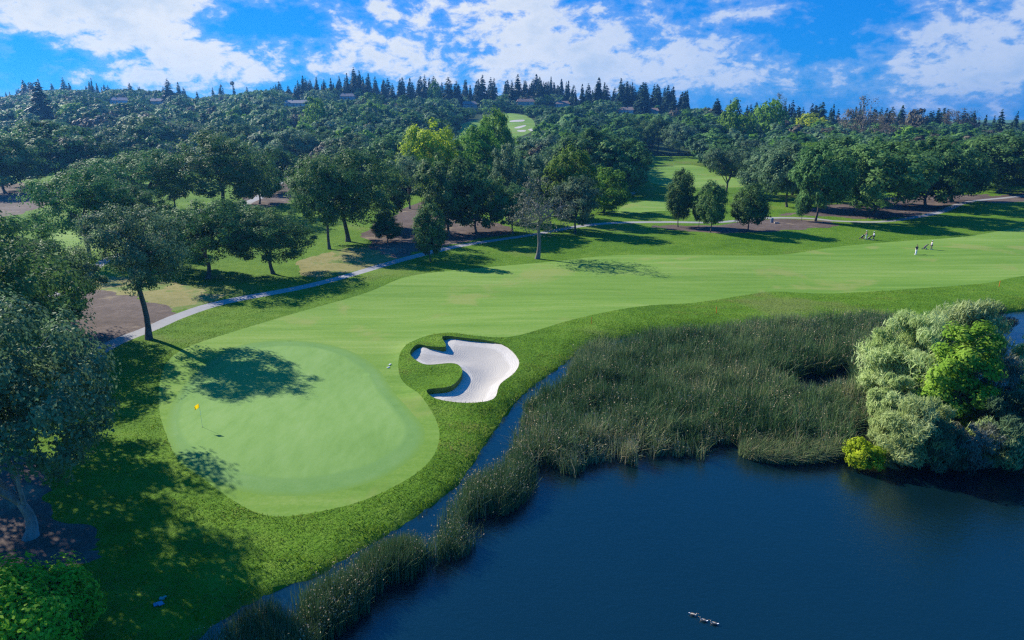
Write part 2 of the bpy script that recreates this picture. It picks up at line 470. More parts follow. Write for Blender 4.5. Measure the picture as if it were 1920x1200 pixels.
soft_edge(m_green, (.145, .272, .074), .5)
soft_edge(m_collar, (.14, .255, .048), .8)
m_path = turf('path_concrete', ((0.24, 0.24, 0.24), (0.31, 0.31, 0.31), (0.37, 0.365, 0.36)), (0.12, 1.0, 6.0), bump=0.1)
m_dirt = turf('bark_mulch', ((0.065, 0.050, 0.043), (0.115, 0.088, 0.075), (0.19, 0.148, 0.125)), (0.12, 0.9, 4.0), bump=0.5, patch=((0.30, 0.24, 0.16), 0.15, 0.58, 0.6))
m_dry = turf('dry_grass', ((0.15, 0.16, 0.05), (0.24, 0.22, 0.08), (0.32, 0.29, 0.15)), (0.12, 0.9, 4.0), bump=0.4, patch=((0.09, 0.17, 0.025), 0.12, 0.50, 0.8))
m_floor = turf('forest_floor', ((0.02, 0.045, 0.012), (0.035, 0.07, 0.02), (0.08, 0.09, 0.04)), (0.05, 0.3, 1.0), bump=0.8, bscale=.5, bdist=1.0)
m_lip = turf('turf_lip', ((0.06, 0.12, 0.015), (0.10, 0.17, 0.03), (0.16, 0.20, 0.05)), (0.3, 2.0, 8.0), bump=0.8)
m_bark = bark('oak_bark', (0.060, 0.050, 0.042), (0.19, 0.165, 0.14))
m_bark_pale = bark('pale_bark', (0.16, 0.15, 0.14), (0.42, 0.40, 0.38))
m_bark_mid = bark('shaded_pale_bark', (0.10, 0.095, 0.09), (0.27, 0.26, 0.25))  # pale bark toned down: shade on the dead tree's trunk put into the colour
L_oak = leaf('oak_leaves', [(0, (0.036, 0.105, 0.026)), (0.5, (0.088, 0.195, 0.052)), (1, (0.185, 0.32, 0.095))])
L_grey = leaf('grey_green_leaves', [(0, (0.058, 0.120, 0.056)), (0.5, (0.120, 0.210, 0.098)), (1, (0.23, 0.325, 0.165))])
L_green = leaf('fresh_green_leaves', [(0, (0.060, 0.150, 0.012)), (0.5, (0.14, 0.285, 0.028)), (1, (0.26, 0.42, 0.06))], trans=0.4)
L_yel = leaf('yellow_green_leaves', [(0, (0.20, 0.30, 0.010)), (0.5, (0.38, 0.48, 0.018)), (1, (0.58, 0.62, 0.05))], trans=0.45, hue=0.01, val=0.1)
L_pale = leaf('willow_leaves', [(0, (0.25, 0.36, 0.11)), (0.5, (0.39, 0.51, 0.19)), (1, (0.55, 0.65, 0.32))], trans=0.45, hue=0.015, val=0.12)
L_bronze = leaf('bronze_twigs', [(0, (0.075, 0.072, 0.042)), (0.5, (0.13, 0.118, 0.075)), (1, (0.20, 0.178, 0.12))], trans=0.2)
L_dead = leaf('lichen_twigs', [(0, (0.10, 0.115, 0.075)), (0.5, (0.18, 0.195, 0.13)), (1, (0.32, 0.32, 0.24))], trans=0.2)
L_cot = leaf('cottonwood_leaves', [(0, (0.10, 0.20, 0.014)), (0.5, (0.21, 0.35, 0.030)), (1, (0.36, 0.49, 0.07))], trans=0.4)
L_bush = leaf('bush_leaves', [(0, (0.08, 0.22, 0.012)), (0.5, (0.20, 0.42, 0.025)), (1, (0.40, 0.60, 0.06))], trans=0.4)
L_dark = leaf('dark_twigs', [(0, (0.025, 0.040, 0.024)), (0.5, (0.045, 0.062, 0.038)), (1, (0.09, 0.10, 0.065))], trans=0.1)
L_con = leaf('conifer_needles', [(0, (0.010, 0.034, 0.018)), (0.5, (0.022, 0.060, 0.030)), (1, (0.048, 0.10, 0.045))], trans=0.12)
L_reed = leaf('reed_stalks', [(0, (0.036, 0.092, 0.032)), (0.4, (0.088, 0.168, 0.060)), (0.75, (0.19, 0.255, 0.105)), (0.88, (0.37, 0.33, 0.18)), (1, (0.46, 0.35, 0.24))], trans=0.2, hue=0.005, val=0.03)
L_grass = leaf('grass_blades', [(0, (0.050, 0.125, 0.006)), (0.5, (0.115, 0.220, 0.012)), (0.8, (0.21, 0.31, 0.035)), (1, (0.34, 0.31, 0.10))], trans=0.35, hue=0.005, val=0.03)


def water_mat():
    m = bpy.data.materials.new('pond_water'); m.use_nodes = True; g = NT(m.node_tree)
    out = g.n('ShaderNodeOutputMaterial'); b = g.n('ShaderNodeBsdfPrincipled'); geo = g.n('ShaderNodeNewGeometry')
    mp = g.n('ShaderNodeMapping'); g.l(geo.outputs['Position'], mp.inputs[0]); mp.inputs['Scale'].default_value = (1, 1.6, 1)
    n1 = g.noise(mp.outputs[0], 2.6, 5, 0.65); n2 = g.noise(mp.outputs[0], 0.35, 2, 0.5)
    bp = g.n('ShaderNodeBump'); bp.inputs['Strength'].default_value = 0.32; bp.inputs['Distance'].default_value = 0.08
    g.l(g.math('ADD', n1, g.math('MULTIPLY', n2, 0.8)), bp.inputs['Height']); g.l(bp.outputs[0], b.inputs['Normal'])
    pn = g.noise(geo.outputs['Position'], 0.08, 3, 0.5)
    g.l(g.mix(pn, (0.002, 0.012, 0.016), (0.003, 0.016, 0.020)), b.inputs['Base Color'])
    b.inputs['Roughness'].default_value = 0.05; b.inputs['IOR'].default_value = 1.75
    g.l(b.outputs[0], out.inputs[0]); return m


m_water = water_mat()


# ------------------------------------------------------------------ the ground, cut exactly along every outline
def build_ground():
    def grade(a, b, lo, hi, step, grow):
        L = [lo]
        v, s = lo, step
        while v > a: s *= grow; v -= s; L.append(v)
        L = L[::-1]
        v = lo
        while v < hi: v += step; L.append(v)
        s = step
        while v < b: s *= grow; v += s; L.append(v)
        return np.array(L)
    xs = grade(-3200, 3200, -50, 75, 0.9, 1.09); ys = grade(-60, 3600, 22, 110, 0.9, 1.05)
    X, Y = np.meshgrid(xs, ys); rng = np.random.default_rng(1)
    jx = rng.uniform(-.12, .12, X.shape); jy = rng.uniform(-.12, .12, X.shape)
    inner = np.ones(X.shape, bool); inner[0, :] = inner[-1, :] = False; inner[:, 0] = inner[:, -1] = False
    X = X + jx * inner; Y = Y + jy * inner
    pts = [Vector((a, b)) for a, b in zip(X.ravel(), Y.ravel())]
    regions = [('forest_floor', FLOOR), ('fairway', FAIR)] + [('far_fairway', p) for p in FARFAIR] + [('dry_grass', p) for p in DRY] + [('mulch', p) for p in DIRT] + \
              [('side_path', PATH2), ('side_path', PATH3), ('dirt_track', PATH4), ('cart_path', PATH), ('green_collar', COLLAR), ('putting_green', GREEN)] + \
              [('far_bunker', p) for p in FARBUNK] + [('bunker', BUNK)]
    faces = []
    for nm, P in regions:
        if 0.5 * np.sum(P[:, 0] * np.roll(P[:, 1], -1) - np.roll(P[:, 0], -1) * P[:, 1]) < 0: P = P[::-1]
        i0 = len(pts); pts += [Vector(p) for p in P]; faces.append(list(range(i0, i0 + len(P))))
    i0 = len(pts); pts += [Vector(p) for p in ((xs[0], ys[0]), (xs[-1], ys[0]), (xs[-1], ys[-1]), (xs[0], ys[-1]))]
    faces.append([i0, i0 + 1, i0 + 2, i0 + 3])
    vs, es, fs, ov, oe, of = delaunay_2d_cdt(pts, [], faces, 1, 1e-4, True)
    V = np.array([(v[0], v[1]) for v in vs]); nreg = len(regions)
    Z = terrain(V[:, 0], V[:, 1])
    groups = {}
    for f, o in zip(fs, of):
        if len(f) != 3: continue
        k = [i for i in o if i < nreg]
        nm = regions[max(k)][0] if k else 'ground'
        groups.setdefault(nm, []).append(f)
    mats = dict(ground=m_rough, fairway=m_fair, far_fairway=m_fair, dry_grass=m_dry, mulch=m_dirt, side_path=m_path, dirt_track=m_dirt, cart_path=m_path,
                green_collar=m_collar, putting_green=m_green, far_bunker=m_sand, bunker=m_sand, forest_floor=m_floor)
    for nm, fl in groups.items():
        T = np.array(fl); u, inv = np.unique(T, return_inverse=True); T = inv.reshape(T.shape)
        P = V[u]; z = Z[u].copy()
        # all faces up
        a, b, c = P[T[:, 0]], P[T[:, 1]], P[T[:, 2]]
        cr = (b[:, 0] - a[:, 0]) * (c[:, 1] - a[:, 1]) - (b[:, 1] - a[:, 1]) * (c[:, 0] - a[:, 0])
        T[cr < 0] = T[cr < 0][:, ::-1]
        if nm == 'bunker':
            d = poly_dist(P[:, 0], P[:, 1], BUNK)
            # steep turf face on the sun side, sand flashed up on the far side
            side = sand_side(P[:, 0], P[:, 1])
            z = z - 0.08 - side * 0.50 - (1 - side) * 0.62 * np.clip(d / 3.0, 0, 1) ** 0.8
        o = mesh_obj(nm, np.column_stack([P, z]), T, mats[nm], smooth=True)
        if nm in ('putting_green', 'green_collar'):
            de = poly_dist(P[:, 0], P[:, 1], GREEN if nm == 'putting_green' else COLLAR); a = o.data.attributes.new('edge', 'FLOAT', 'POINT'); a.data.foreach_set('value', de.astype(np.float32))
        if nm == 'bunker':
            a = o.data.attributes.new('edge', 'FLOAT', 'POINT'); a.data.foreach_set('value', d.astype(np.float32))
        o['kind'] = 'structure'


def sand_side(x, y):
    """1 next to the edges that face away from the sun, 0 next to the others"""
    x = np.asarray(x); y = np.asarray(y)
    c = BUNK.mean(0); P = BUNK; n = len(P)
    t = np.roll(P, -1, 0) - np.roll(P, 1, 0); t /= np.linalg.norm(t, axis=1)[:, None]
    nin = np.stack([-t[:, 1], t[:, 0]], 1)
    area = 0.5 * np.sum(P[:, 0] * np.roll(P[:, 1], -1) - np.roll(P[:, 0], -1) * P[:, 1])
    if area < 0: nin = -nin
    sw = np.array([sdir.x, sdir.y]); sw /= np.linalg.norm(sw)
    facing = np.clip(-(nin @ sw) * 1.2 + 0.15, 0, 1)       # inward normal pointing away from the sun
    w = 1 / ((x[:, None] - P[None, :, 0]) ** 2 + (y[:, None] - P[None, :, 1]) ** 2 + 0.05) ** 1.5
    return (w * facing).sum(1) / w.sum(1)


build_ground()


def build_bunker_lip():
    P = catmull(BUNK, 2); n = len(P)
    z = terrain(P[:, 0], P[:, 1]) + 0.01
    side = sand_side(P[:, 0], P[:, 1]); zb = z - 0.12 - side * 0.56
    rng = np.random.default_rng(5)
    c = np.roll(P, -1, 0) - np.roll(P, 1, 0); c /= np.linalg.norm(c, axis=1)[:, None]; nr = np.stack([c[:, 1], -c[:, 0]], 1)
    V = np.concatenate([np.column_stack([P, zb]), np.column_stack([P, z])])
    Fc = [(i, (i + 1) % n, n + (i + 1) % n, n + i) for i in range(n)]
    o = mesh_obj('bunker_lip', V, Fc, m_lip); o['kind'] = 'structure'


build_bunker_lip()
def build_water():
    P = POND if 0.5 * np.sum(POND[:, 0] * np.roll(POND[:, 1], -1) - np.roll(POND[:, 0], -1) * POND[:, 1]) > 0 else POND[::-1]
    t = np.roll(P, -1, 0) - np.roll(P, 1, 0); t /= np.linalg.norm(t, axis=1)[:, None]
    P = P + np.stack([t[:, 1], -t[:, 0]], 1) * 0.7
    vs, es, fs, ov, oe, of = delaunay_2d_cdt([Vector(p) for p in P], [], [list(range(len(P)))], 1, 1e-4, True)
    o = mesh_obj('water', [(v[0], v[1], WZ) for v in vs], [f for f in fs if len(f) == 3], m_water); o['kind'] = 'structure'


build_water()


# ------------------------------------------------------------------ plants
def unit(v): return v / np.maximum(np.linalg.norm(v, axis=-1, keepdims=True), 1e-9)


def leaf_quads(P, N, size, rng, aspect=0.55, up=None):
    """one diamond per point: position, normal, half length"""
    n = len(P); t = rng.normal(size=(n, 3)) if up is None else up + rng.normal(size=(n, 3)) * 0.35
    t = unit(t - (t * N).sum(1)[:, None] * N); b = np.cross(N, t); s = size[:, None]
    V = np.stack([P + t * s, P + b * s * aspect, P - t * s, P - b * s * aspect], 1).reshape(-1, 3)
    return V, np.arange(4 * n).reshape(n, 4)


def tube(path, radii, sides=6):
    P = np.array(path, float); n = len(P); t = np.gradient(P, axis=0); t = unit(t)
    ref = np.array([0.3, 0.9, 0.2]); u = unit(np.cross(t, ref)); v = np.cross(t, u)
    a = np.linspace(0, 2 * np.pi, sides, endpoint=False)
    V = (P[:, None] + np.array(radii)[:, None, None] * (np.cos(a)[None, :, None] * u[:, None] + np.sin(a)[None, :, None] * v[:, None])).reshape(-1, 3)
    Fc = [(i * sides + k, i * sides + (k + 1) % sides, (i + 1) * sides + (k + 1) % sides, (i + 1) * sides + k) for i in range(n - 1) for k in range(sides)]
    return V, np.array(Fc)


def join(parts):
    Vs, Fs, o = [], [], 0
    for V, Fc in parts: Vs.append(V); Fs.append(Fc + o); o += len(V)
    return np.concatenate(Vs), np.concatenate(Fs)


def tree_arrays(seed, H, W, cb, leaf_s, lobes, clumps, per, clump_r=0.12, lean=0.0, bend=0.0, droop=0.0, dens_top=0.0, twigs=16, shape='round', trunk_r=None, fork=None, scat=.30):
    """trunk with limbs, and a crown of leaf diamonds gathered in clumps on uneven lobes. Unit: metres, base at the origin."""
    rng = np.random.default_rng(seed)
    zc, rz = (cb * H + H) / 2, (H - cb * H) / 2; rx = W / 2
    off = np.array([lean * H * 0.6, 0, 0])
    L = []
    for i in range(lobes):
        d = unit(rng.normal(size=3)); d[2] = abs(d[2]) * 1.1 - 0.35; d = unit(d)
        rr = rng.uniform(0.42, 0.66)
        if shape == 'cone': d[:2] *= 0.75; zz = rng.uniform(-0.8, 0.8); k = 0.60 - 0.40 * (zz + 0.8) / 1.6; q = unit(d[:2]); c = np.array([q[0] * k * 0.8, q[1] * k * 0.8, zz]); lr = 0.30 + 0.22 * (0.8 - zz) / 1.6
        elif shape == 'flat': c = d * rr * np.array([1.15, 1.15, 0.7]); lr = rng.uniform(0.34, 0.5)
        else: c = d * rr; lr = rng.uniform(0.36, 0.56)
        L.append((c, lr))
    C = []
    for k in range(clumps):
        c, lr = L[rng.integers(lobes)]
        d = unit(rng.normal(size=3)); d[2] = d[2] * 0.9 + 0.15
        C.append(c + unit(d) * lr * rng.uniform(0.65, 1.02))
    C = np.array(C); C[:, 2] = np.clip(C[:, 2], -1.0, 1.05)
    lo, hi = np.percentile(C, 3, axis=0), np.percentile(C, 97, axis=0)
    C = (C - (lo + hi) / 2) / ((hi - lo) / 2)                # fill the wanted width and depth of crown
    C = C / np.maximum(1, np.linalg.norm(C, axis=1) / rng.uniform(1.03, 1.20, len(C)))[:, None]
    C = C * np.array([rx, rx, rz]) * 0.90 + np.array([0, 0, zc]) + off * ((C[:, 2:3] + 1) / 2)
    cr = W * clump_r * rng.uniform(0.6, 1.35, clumps)
    npc = np.maximum(4, (per * rng.uniform(0.5, 1.5, clumps))).astype(int)
    idx = np.repeat(np.arange(clumps), npc); n = len(idx)
    g = rng.normal(size=(n, 3)); gl = np.linalg.norm(g, axis=1, keepdims=True); g = g / gl * np.minimum(gl, 2.1) * 0.52
    g[:, 2] *= 0.72
    P = C[idx] + g * cr[idx][:, None]; P[:, 2] -= droop * np.abs(g[:, 2]) * cr[idx]
    cen = np.array([0, 0, zc - 0.25 * rz]); ow = unit((P - cen) / np.array([rx, rx, rz]))
    N = unit(unit(g) * 0.9 + ow * 0.7 + rng.normal(size=(n, 3)) * scat + np.array([0, 0, 0.35]))
    tone = np.clip(0.5 + (rng.random(clumps)[idx] - 0.5) * (0.5 if scat > .295 else .25) + rng.normal(size=n) * (0.12 if scat > .295 else .07), 0, 1)
    LV, LF = leaf_quads(P, N, leaf_s * rng.uniform(0.6, 1.35, n), rng)
    # wood
    r0 = trunk_r or 0.016 * H + 0.05
    fz = (fork if fork is not None else cb + 0.12) * H
    ts = np.linspace(0, 1, 7); ph = rng.uniform(0, 6.28)
    tp = np.stack([off[0] * 0.6 * ts ** 1.3 * (fz / H) + bend * np.sin(ts * 3.3) * 0.5, bend * 0.3 * np.sin(ts * 4 + ph), ts * fz], 1)
    parts = [tube(np.concatenate([[[tp[0][0], tp[0][1], -0.4]], tp]), np.concatenate([[r0 * 1.7], r0 * np.array([1.45, 1.05, .95, .88, .82, .78, .72])]), 9)]
    order = rng.permutation(clumps)[:twigs]
    mids = []
    for q, k in enumerate(order):
        tgt = C[k]
        if q < 6 or not mids:
            s = tp[-1] if q else tp[-1]; st = tp[-1 - (q % 3)] if q else s; r1 = r0 * (0.62 if q < 3 else 0.45); st = tp[-1] if q < 3 else tp[-2]
        else:
            mm = mids[rng.integers(len(mids))]; st, r1 = mm[0], mm[1] * 0.6
        v = tgt - st; m1 = st + v * 0.33 + np.array([0, 0, 0.12 * np.linalg.norm(v)]) + rng.normal(size=3) * 0.05 * np.linalg.norm(v)
        m2 = st + v * 0.68 + np.array([0, 0, 0.10 * np.linalg.norm(v)]) + rng.normal(size=3) * 0.05 * np.linalg.norm(v)
        parts.append(tube([st, m1, m2, tgt], [r1, r1 * .72, r1 * .45, r1 * .16], 5)); mids += [(m1, r1 * .72), (m2, r1 * .45)]
    TV, TF = join(parts)
    return TV, TF, LV, LF, tone


def conifer_arrays(seed, H, W, layers, per, s, cb=0.06):
    rng = np.random.default_rng(seed); P, N, U, Sz = [], [], [], []
    for i in range(layers):
        t = (i + rng.uniform(-.3, .3)) / layers; z = H * (cb + (1 - cb) * t); r = W / 2 * (1 - t) ** 0.85 * rng.uniform(0.75, 1.15) + 0.05 * W * (1 - t)
        k = max(3, int(per * (1 - t) + 3)); a = rng.uniform(0, 6.28, k)
        for aa in a:
            rr = r * rng.uniform(0.45, 1.0)
            P.append((math.cos(aa) * rr, math.sin(aa) * rr, z - rr * 0.25)); N.append((math.cos(aa) * 0.5, math.sin(aa) * 0.5, 0.9)); U.append((math.cos(aa), math.sin(aa), -0.35)); Sz.append(s * (0.5 + 0.9 * (1 - t)))
    P, N, U = np.array(P), unit(np.array(N) + rng.normal(size=(len(P), 3)) * .25), np.array(U)
    LV, LF = leaf_quads(P, N, np.array(Sz) * rng.uniform(.8, 1.3, len(P)), rng, 0.5, U)
    TV, TF = tube([(0, 0, -.5), (0, 0, H * .5), (0, 0, H * 0.98)], [0.018 * H, 0.012 * H, 0.002 * H], 6)
    return TV, TF, LV, LF, np.clip(0.5 + rng.normal(size=len(P)) * 0.22, 0, 1)


PROTO = {}


def proto(key, mat, H, W, arr, wood=None):
    TV, TF, LV, LF, tone = arr
    tr = mesh_obj('trunk', TV, TF, wood or m_bark, smooth=True); cr = mesh_obj('crown', LV, LF, mat, attr=tone)
    PROTO[key] = dict(H=H, W=W, trunk=tr.data, crown=cr.data, arr=arr)
    bpy.data.objects.remove(tr); bpy.data.objects.remove(cr)


def protos():
    # near oaks, fine leaves
    for i, (cb, ln, bd) in enumerate([(0.26, 0.05, .5), (0.30, -0.06, .4), (0.22, 0.0, .6)]):
        proto(('near', i), L_oak, 14, 13, tree_arrays(20 + i, 14, 13, cb, 0.17, 11, 190, 120, 0.085, ln, bd, twigs=26))
        PROTO[('neargrey', i)] = PROTO[('near', i)]
    proto(('hero', 0), L_grey, 15, 12, tree_arrays(41, 15, 12, 0.40, 0.15, 10, 170, 130, 0.085, 0.0, 1.0, shape='flat', twigs=30, trunk_r=0.36))
    proto(('big', 0), L_grey, 15, 15, tree_arrays(52, 15, 15, 0.30, 0.17, 13, 260, 120, 0.075, -0.04, .5, twigs=34, trunk_r=0.42, fork=0.17), m_bark_pale)
    # middle distance
    for i in range(5):
        sh = ('round', 'flat', 'round', 'round', 'flat')[i]
        a = tree_arrays(60 + i, 14, 14, (0.13, 0.20, 0.10, 0.22, 0.15)[i], 0.30, 11, 150, 100, 0.095, (0, .05, -.04, .03, 0)[i], .5, shape=sh, twigs=20)
        proto(('oak', i), L_oak, 14, 14, a); proto(('grey', i), L_grey, 14, 14, a); proto(('green', i), L_green, 14, 14, a); proto(('yellow', i), L_yel, 14, 14, a)
    for i in range(2):
        proto(('sapling', i), L_green if i == 9 else L_oak, 9, 6, tree_arrays(80 + i, 9, 6, 0.15, 0.16, 26, 280, 62, 0.12, 0, .15, twigs=14, trunk_r=0.12))
        proto(('bare', i), L_bronze, 14, 12, tree_arrays(85 + i, 14, 12, 0.2, 0.20, 9, 110, 34, 0.11, 0, .4, twigs=40), m_bark_pale)
    proto(('vase', 0), L_grey, 12, 11, tree_arrays(90, 12, 11, 0.38, 0.22, 10, 120, 55, 0.09, 0, .2, twigs=30, fork=0.22))
    proto(('dead', 0), L_dead, 14, 12, tree_arrays(95, 14, 12, 0.30, 0.15, 10, 130, 28, 0.10, 0.02, .5, droop=.4, twigs=90, trunk_r=0.36, fork=0.42), m_bark_mid)
    # far broadleaf, coarser leaves
    for i in range(4):
        a = tree_arrays(100 + i, 13, 14, 0.10, 0.50, 10, 90, 42, 0.11, 0, .3, scat=.29, shape=('round', 'flat')[i % 2], twigs=8)
        proto(('foak', i), L_oak, 13, 14, a); proto(('fgrey', i), L_grey, 13, 14, a); proto(('fgreen', i), L_green, 13, 14, a)
        if i < 2: proto(('fyellow', i), L_yel, 13, 14, a); proto(('fbronze', i), L_bronze, 13, 14, a)
    for i in range(4):
        proto(('con', i), L_con, 24, (11, 9, 12, 8)[i], conifer_arrays(120 + i, 24, (11, 9, 12, 8)[i], 30, 26, 1.6))


protos()
rnd = random.Random(7)
OCC = []            # placed trees: x, y, radius


def put_tree(key, x, y, H, W, name, label, cat, group=None, rz=None):
    p = PROTO[key]
    t = thing(name, (x, y, gz(x, y) - 0.05), label, cat, group, rnd.uniform(0, 6.28) if rz is None else rz)
    t.scale = (W / p['W'], W / p['W'], H / p['H'])
    for part in ('trunk', 'crown'):
        o = bpy.data.objects.new(part, p[part]); COL.objects.link(o); o.parent = t
    OCC.append((x, y, W / 2))
    return t


def tree_px(key, px, base, top, wpx, label, cat='oak tree', name='oak_tree', group=None, rz=None):
    x, y = at(px, base); z = gz(x, y); H = height_for(x, y, z, top); W = wpx * (1.12 if cat == 'oak tree' and wpx < 200 else 1) * proj(x, y, z + H * .6)[2] / F
    return put_tree(key, x, y, H, W, name, label, cat, group, rz)


G1 = 'oaks around the near green'
tree_px(('big', 0), 58, 1008, 565, 395, 'huge grey barked oak leaning over the mulch left of the putting green', rz=0.4)
tree_px(('near', 0), -5, 818, 412, 350, 'dense dark oak at the left edge behind the huge leaning oak', rz=1.0)
tree_px(('near', 2), 38, 694, 500, 280, 'low dark oak crown above the mulch, between the huge oak and the path')
tree_px(('neargrey', 1), 100, 640, 455, 200, 'blue grey oak crown standing over the near end of the side path')
tree_px(('near', 1), 0, 610, 400, 220, 'tall oak at the left edge beyond the blue grey oak crown')
tree_px(('hero', 0), 278, 638, 386, 160, 'solitary oak with a long bare curved trunk beside the pale path', rz=2.2)
tree_px(('near', 1), 168, 486, 318, 150, 'oak with twisted trunk standing on the left fairway clearing', rz=0.3)
tree_px(('near', 2), 390, 522, 376, 165, 'dark oak right behind the solitary curved oak on shaded grass')
tree_px(('near', 0), 512, 512, 392, 145, 'spreading low oak on sunny grass above the middle of the path')
tree_px(('oak', 1), 335, 505, 385, 100, 'half hidden oak between the curved oak and the shaded dark oak')
tree_px(('near', 0), 425, 408, 252, 175, 'large double trunked oak over the brown side path', rz=4)
tree_px(('near', 1), 285, 412, 282, 165, 'broad multi stemmed oak left of the large double trunked oak')
tree_px(('near', 2), 205, 400, 300, 110, 'narrow oak just left of the broad multi stemmed oak')
tree_px(('oak', 2), 108, 345, 228, 160, 'very dense dark round oak beside the shaded mulch on the far left')
tree_px(('oak', 0), 10, 362, 255, 110, 'dark oak cut by the left edge above the shaded mulch')
tree_px(('oak', 3), 515, 360, 280, 85, 'small rounded oak on mulch beyond the brown side path')
tree_px(('oak', 4), 487, 384, 300, 80, 'dark oak leaning from the mulch at the brown side path')
tree_px(('grey', 1), 556, 325, 245, 75, 'pale green oak with a straight trunk at the end of the brown side path')
tree_px(('near', 2), 650, 452, 280, 175, 'massive dark oak with thick trunk on yellowing grass')
tree_px(('near', 1), 618, 468, 300, 110, 'oak with a thin leaning trunk left of the massive dark oak', rz=3)
tree_px(('oak', 3), 715, 428, 310, 95, 'oak crown right of the massive dark oak above the mulch')
tree_px(('sapling', 1), 727, 455, 398, 54, 'small round dark bushy tree on bare mulch', 'small tree', 'small_tree')
tree_px(('sapling', 0), 807, 491, 385, 56, 'slender young tree growing right beside the path on the fairway side', 'young tree', 'young_tree')
tree_px(('vase', 0), 768, 393, 283, 80, 'vase shaped grey green tree at the bend of the dirt track', 'tree', 'broadleaf_tree')
tree_px(('oak', 0), 842, 440, 295, 110, 'dark green oak with short trunk standing right of the dirt track')
tree_px(('oak', 2), 893, 436, 308, 100, 'wide dark oak growing against the short trunked oak by the dirt track')
tree_px(('yellow', 0), 808, 378, 234, 108, 'bright yellow green maple rising behind the dark oaks', 'maple tree', 'maple_tree')
tree_px(('green', 3), 893, 372, 240, 95, 'fresh green tree right of the yellow green maple', 'tree', 'broadleaf_tree')
tree_px(('green', 1), 928, 355, 208, 62, 'tall light green tree poking in front of the far fairway', 'tree', 'broadleaf_tree')
tree_px(('grey', 2), 955, 420, 272, 80, 'silvery green tree behind the dead looking lichen tree', 'tree', 'broadleaf_tree')
tree_px(('grey', 0), 1010, 405, 288, 70, 'pale grey green oak between silvery tree and bright green tree')
tree_px(('dead', 0), 1008, 482, 330, 130, 'dead looking grey tree with bare limbs and thick pale trunk on the fairway edge', 'dead tree', 'dead_tree')
tree_px(('green', 0), 1068, 415, 278, 92, 'bright green tree in the thicket right of the dead looking tree', 'tree', 'broadleaf_tree')
tree_px(('green', 2), 1132, 398, 316, 92, 'bright green spreading tree at the edge of the side fairway', 'tree', 'broadleaf_tree')
tree_px(('grey', 3), 1078, 438, 335, 85, 'greyish scrubby oak leaning over the path right of the dead looking tree')
tree_px(('oak', 1), 962, 438, 348, 75, 'dark scrubby oak behind the dead looking tree at the path')
tree_px(('oak', 4), 1160, 365, 262, 105, 'dark oak bulging onto the side fairway above the small bunker')
tree_px(('oak', 3), 1105, 362, 245, 110, 'dark oak deep in the thicket behind the bright green trees')
SAP = 'young trees in mulch beside the path'
tree_px(('sapling', 1), 1271, 423, 320, 50, 'young round topped tree, leftmost of three in mulch by the path', 'young tree', 'young_tree', SAP)
tree_px(('sapling', 0), 1332, 436, 340, 50, 'young dense tree, middle of three in mulch by the path', 'young tree', 'young_tree', SAP)
tree_px(('sapling', 1), 1403, 434, 346, 64, 'young broad tree, rightmost of three in mulch by the path', 'young tree', 'young_tree', SAP, 2)
tree_px(('sapling', 0), 1310, 423, 362, 24, 'thin sapling behind the middle young tree in mulch', 'young tree', 'young_tree')
tree_px(('vase', 0), 1362, 362, 270, 92, 'open crowned tree with fanning limbs behind the young trees', 'tree', 'broadleaf_tree')
tree_px(('grey', 4), 1425, 372, 290, 75, 'grey green oak right of the open crowned tree')
tree_px(('grey', 3), 1475, 388, 272, 95, 'oak with a straight dark trunk on grass before the right wood')
tree_px(('sapling', 0), 1503, 414, 350, 28, 'thin young tree next to the leaning pale trunk', 'young tree', 'young_tree')
tree_px(('oak', 1), 1529, 414, 272, 95, 'oak with leaning pale trunk beside the mulch and path', rz=0.2)
tree_px(('oak', 0), 1640, 404, 266, 160, 'great round oak on the mulch above the two left golfers')
tree_px(('oak', 3), 1565, 378, 260, 105, 'shaded oak behind the leaning pale trunk')
tree_px(('oak', 2), 1735, 388, 258, 125, 'dark oak on the mulch right of the great round oak')
tree_px(('oak', 4), 1782, 378, 275, 100, 'low dark oak where the mulch narrows at the path bend')
tree_px(('oak', 0), 1872, 362, 252, 140, 'large oak by the path near the right edge')
tree_px(('oak', 1), 1935, 360, 268, 90, 'oak cut by the right edge above the path', rz=1)
FR = 'trees at the head of the side fairway'
for q, (px, b, tp, w, lb) in enumerate([(1183, 272, 222, 42, 'leftmost tree at the head of the side fairway'), (1205, 276, 226, 34, 'second tree from the left at the head of the side fairway'),
                                        (1217, 283, 240, 26, 'small tree standing forward at the head of the side fairway'), (1233, 284, 222, 46, 'thick trunked dark tree at the head of the side fairway'),
                                        (1272, 292, 232, 60, 'grey green drooping tree right of the side fairway head')]):
    tree_px(('grey', 3) if q == 4 else ('oak', q % 4), px, b, tp, w, lb, 'oak tree', 'oak_tree', FR)
